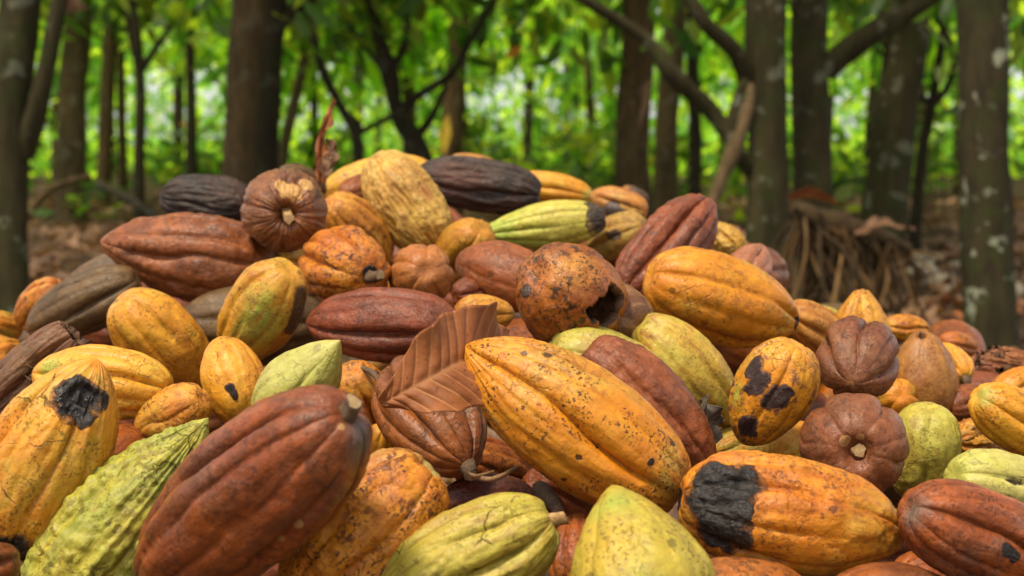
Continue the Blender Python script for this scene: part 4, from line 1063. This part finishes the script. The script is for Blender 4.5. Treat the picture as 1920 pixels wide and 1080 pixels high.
pod('orange pod streaked with grey scurf right of the lime pod', (1216, 400), (1105, 365), 66, 1.95, 'orange', 1.8, lod=2, black=[(1150, 395, 22)], mat=pod_material('orange', A=(.56, .26, .04), B=(.46, .19, .04), Black=(.17, .13, .11)))
pod('yellow pod with dark blotches under the reddish ridged pod', (1210, 420), (1100, 470), 84, 1.78, 'straw', 1.8, lod=2, black=[(1150, 440, 12, 1.6)], mat=pod_material('straw', A=(.46, .30, .06), B=(.40, .22, .04), Black=(.10, .06, .04)))
pod('dark broken husk with an orange edge on the crest', (1215, 382), (1165, 352), 34, 2.1, 'black', 1.8, lod=2, tint=[(1172, 354, 16)], mat=pod_material('black', Tint=(.5, .22, .03)))
pod('reddish brown pod with deep rough ridges rising right', (1172, 560), (1330, 376), 138, 1.56, 'redbrown', 2.0, prof='blunt', lod=0, g5=.12, g10=.08, ph=.3, wart=.0022, wfreq=90, mat=pod_material('redbrown', A=(.27, .070, .024), B=(.20, .05, .017), Rough=.42))
pod('straw yellow shrivelled husk behind the reddish ridged pod', (1390, 470), (1330, 425), 52, 1.85, 'straw', 1.6, lod=2, wr=.003)
pod('pinkish brown pod end rising behind the orange yellow pod', (1380, 545), (1430, 460), 96, 1.58, 'tan', 1.6, prof='bell', lod=1, mat=pod_material('tan', A=(.38, .15, .08), B=(.32, .11, .055)))
pod('smooth brown pod in the hollow below the lime pod', (1030, 548), (855, 486), 128, 1.56, 'brown', 1.6, prof='oval', lod=1, g5=.025, g10=.01, ph=.2, mat=pod_material('brown', A=(.33, .093, .023), B=(.25, .066, .016), DustAmt=.2))
pod('amber pod in the hollow behind the smooth brown pod', (905, 425), (830, 530), 110, 1.68, 'yellow', 1.6, lod=1, g5=.07, mat=pod_material('yellow', A=(.48, .23, .02), B=(.40, .17, .018)))
pod('round tan pod below the corky pod', (800, 505), (775, 530), 122, 1.48, 'tan', 1.35, 1, prof='round', lod=1, g5=.06, g10=.02, ph=.1)
pod('orange pod top showing behind the big dry leaf', (850, 590), (965, 590), 80, 1.42, 'orange', 1.5, lod=1, mat=pod_material('orange', A=(.62, .28, .03), B=(.55, .22, .02)))
pod('small dark red pod in the hollow beside the smooth brown pod', (850, 555), (925, 540), 60, 1.55, 'redbrown', 1.5, lod=2, wart=.003)
pod('dull olive brown pod on the left slope', (262, 520), (50, 622), 118, 1.56, 'olive', 2.0, prof='oval', lod=1, g5=.06, g10=.03, ph=.2)
pod('grey brown pod tip behind the long brown pod', (260, 500), (122, 525), 70, 1.78, 'olive', 1.8, prof='pointed', lod=2, mat=pod_material('olive', A=(.17, .10, .055), B=(.13, .075, .04)))
pod('orange ribbed pod end at the left behind the olive brown pod', (110, 535), (40, 610), 84, 1.70, 'orange', 1.6, 1, lod=1, g5=.10, mat=pod_material('orange', A=(.62, .25, .025), B=(.55, .19, .02)))
pod('orange and green pod at the left edge of the heap', (-30, 600), (40, 625), 60, 1.78, 'yellow', 1.7, lod=2, tint=[(8, 632, 30)])
pod('bright orange pod low at the left edge', (-50, 680), (40, 660), 90, 1.55, 'orange', 1.7, lod=1, g5=.08, mat=pod_material('orange', A=(.64, .27, .025), B=(.56, .21, .02)))
pod('orange pod lower at the left edge by the curled leaf', (-60, 700), (35, 735), 80, 1.48, 'orange', 1.6, lod=2)
pod('yellow pod sliver in the gap beside the grey shouldered pod', (720, 800), (700, 880), 70, 1.2, 'gold', 1.6, lod=2)
pod('yellow sliver of pod behind the burnt orange pod', (520, 480), (575, 500), 60, 1.62, 'gold', 1.6, lod=2)
pod('brown pod behind the round scarred pod on the crest', (520, 330), (610, 360), 70, 1.9, 'olive', 1.8, lod=2)
# ------------------------------------------------------------------ leaves and twigs on the heap
dry_leaf('big folded brown dry leaf resting on the ribbed brown pod', [at(714, 758, 1.035), at(790, 718, 1.035), at(858, 682, 1.05), at(912, 656, 1.10), at(948, 642, 1.15)], [.003, .028, .037, .032, .010],
         ([V3(-.35, .25, .85), V3(-.1, .2, .95)]), ([V3(.75, -.15, -.75), V3(.75, .1, -.6)]), DRY, veins=14, curl=.18, seed=2, rows_n=170)
dry_leaf('grey dry leaf scrap wedged behind the pitted brown pod', [at(1270, 790, 1.2), at(1310, 800, 1.2), at(1352, 782, 1.22)], [.010, .026, .003],
         ([V3(0, .1, 1)] * 2), ([V3(.1, -.1, -1)] * 2), DRY_GREY, veins=8, seed=6)
dry_leaf('tall narrow dry leaf standing up behind the scarred brown pod', [at(604, 345, 1.85), at(603, 290, 1.85), at(612, 240, 1.85), at(628, 192, 1.86)], [.007, .010, .008, .004],
         ([V3(-.9, -.3, 0)] * 2), ([V3(.8, -.6, 0)] * 2), DRY, veins=2, curl=.7, seed=9)
dry_leaf('small pale curled leaf behind the tall narrow leaf', [at(606, 335, 1.9), at(618, 298, 1.9), at(622, 262, 1.9)], [.004, .011, .003],
         ([V3(-.9, .2, 0)] * 2), ([V3(.9, .2, 0)] * 2), DRY_TAN, veins=6, curl=.3, seed=10)
def twig(label, pts, r, mat):
    W = [at(*p) for p in pts]
    o = tube_obj('twig', W, [r, r * .9, r * .7][:len(W)] if len(W) <= 3 else [r] * len(W), mat, None, W[0], 7, 3, .15, 14)
    o.location = W[0]
    tag(o, label, 'twig')
TWIG = simple_mat('twig_bark', (.34, .19, .08), (.20, .10, .04), 150, .7)
twig('short tan twig lying under the ribbed brown pod', [(872, 882, 1.05), (892, 892, 1.045), (925, 884, 1.06)], .0016, TWIG)
twig('pale bent twig crossing the dark gap', [(885, 893, 1.05), (925, 898, 1.05), (972, 876, 1.08)], .0024, TWIG)
twig('thick cut stick poking out beside the ribbed lime pod', [(1010, 915, 1.09), (1040, 945, 1.06), (1050, 965, 1.05)], .006, STALK)
twig('brown stalk leaning in the gap behind the big brown pod', [(716, 722, 1.2), (700, 700, 1.22), (680, 690, 1.24)], .003, STALK)

# ------------------------------------------------------------------ pods deeper in the heap and down its flanks
protos = []
hid = [('brown', .05), ('olive', .05), ('orange', .07), ('redbrown', .08), ('redbrown', .06), ('rust', .04)]  # mostly dark skins, picked so their colour deepens the shade in the gaps
_keep = ALLPODS[:]
for q, (pl, gg) in enumerate(hid):
    P, N, TT, TH, rel = pod_shape(.165, .042, prof=['oval', 'long', 'pointed', 'oval', 'blunt', 'oval'][q], g5=gg, g10=gg * .5, wart=.0012, seed=900 + q, lod=2)
    P = P.reshape(-1, 3) - np.array([0, 0, .0825])
    me = mesh_obj('cacao_pod', P, pod_faces(P.shape[0] // len(TT), len(TT)), pod_material(pl))
    float_attr(me, 'relief', rel.ravel()); z = np.full(len(P), -1.0)
    for nm in ('black', 'pale', 'tint'): float_attr(me, nm, z)
    protos.append(me)
CEN = np.array([list(p[0]) for p in ALLPODS]); RAD = np.array([p[1] / 2 for p in ALLPODS])
SEG = [(np.array(p[0]) - np.array(p[3]) * (p[2] / 2 - p[1] / 2), np.array(p[0]) + np.array(p[3]) * (p[2] / 2 - p[1] / 2)) for p in ALLPODS]
def surface(x, y):
    d2 = (CEN[:, 0] - x) ** 2 + (CEN[:, 1] - y) ** 2
    w = 1 / (d2 + .004) ** 1.5
    z = (w * (CEN[:, 2] - RAD)).sum() / w.sum()
    far = math.sqrt(d2.min())
    return z - max(0, far - .12) * .95
rr2 = np.random.RandomState(77)
placed = []
cnt = 0
used = [False] * len(protos)
cands = []
for layer in range(3):
    for x in np.arange(-.95, .96, .095):
        for y in np.arange(.72, 2.5, .10):
            xx_ = x + rr2.uniform(-.03, .03); yy_ = y + rr2.uniform(-.03, .03)
            z = surface(xx_, yy_) - .035 - .075 * layer
            if z < .03: continue
            cands.append((xx_, yy_, z, layer))
rr2.shuffle(cands)
cands.sort(key=lambda c: c[3])
for (x, y, z, layer) in cands:
    if cnt >= 205: break
    dirv = np.array([rr2.uniform(-1, 1), rr2.uniform(-1, 1), rr2.uniform(-.25, .25)]); dirv /= np.linalg.norm(dirv)
    ends = [np.array([x, y, z]) + dirv * s for s in (-.055, -.02, .02, .055)]
    bad = False
    for (a, b2), rd in zip(SEG, RAD):
        ab = b2 - a; L2 = max(1e-9, ab @ ab)
        for e in ends:
            t_ = min(1, max(0, (e - a) @ ab / L2))
            if np.linalg.norm(e - a - ab * t_) < rd + .036: bad = True; break
        if bad: break
    if bad: continue
    for e0 in placed:
        if min(np.linalg.norm(e - f) for e in ends for f in e0) < .062: bad = True; break
    if bad: continue
    placed.append(ends)
    q = int(rr2.randint(len(protos)))
    if used[q]:
        o = protos[q].copy(); COL.objects.link(o)
    else:
        o = protos[q]; used[q] = True
    cnt += 1
    o.location = (x, y, z)
    o.rotation_mode = 'QUATERNION'
    o.rotation_quaternion = Vector(dirv).to_track_quat('Z', 'X')
    s_ = rr2.uniform(.86, 1.08); o.scale = (s_, s_, s_)
    tag(o, 'shadowed cacao pod glimpsed in the gaps under the top pods of the heap', 'cacao pod', 'pods deeper in the heap')
print('pods in heap', len(ALLPODS), 'deeper', cnt)
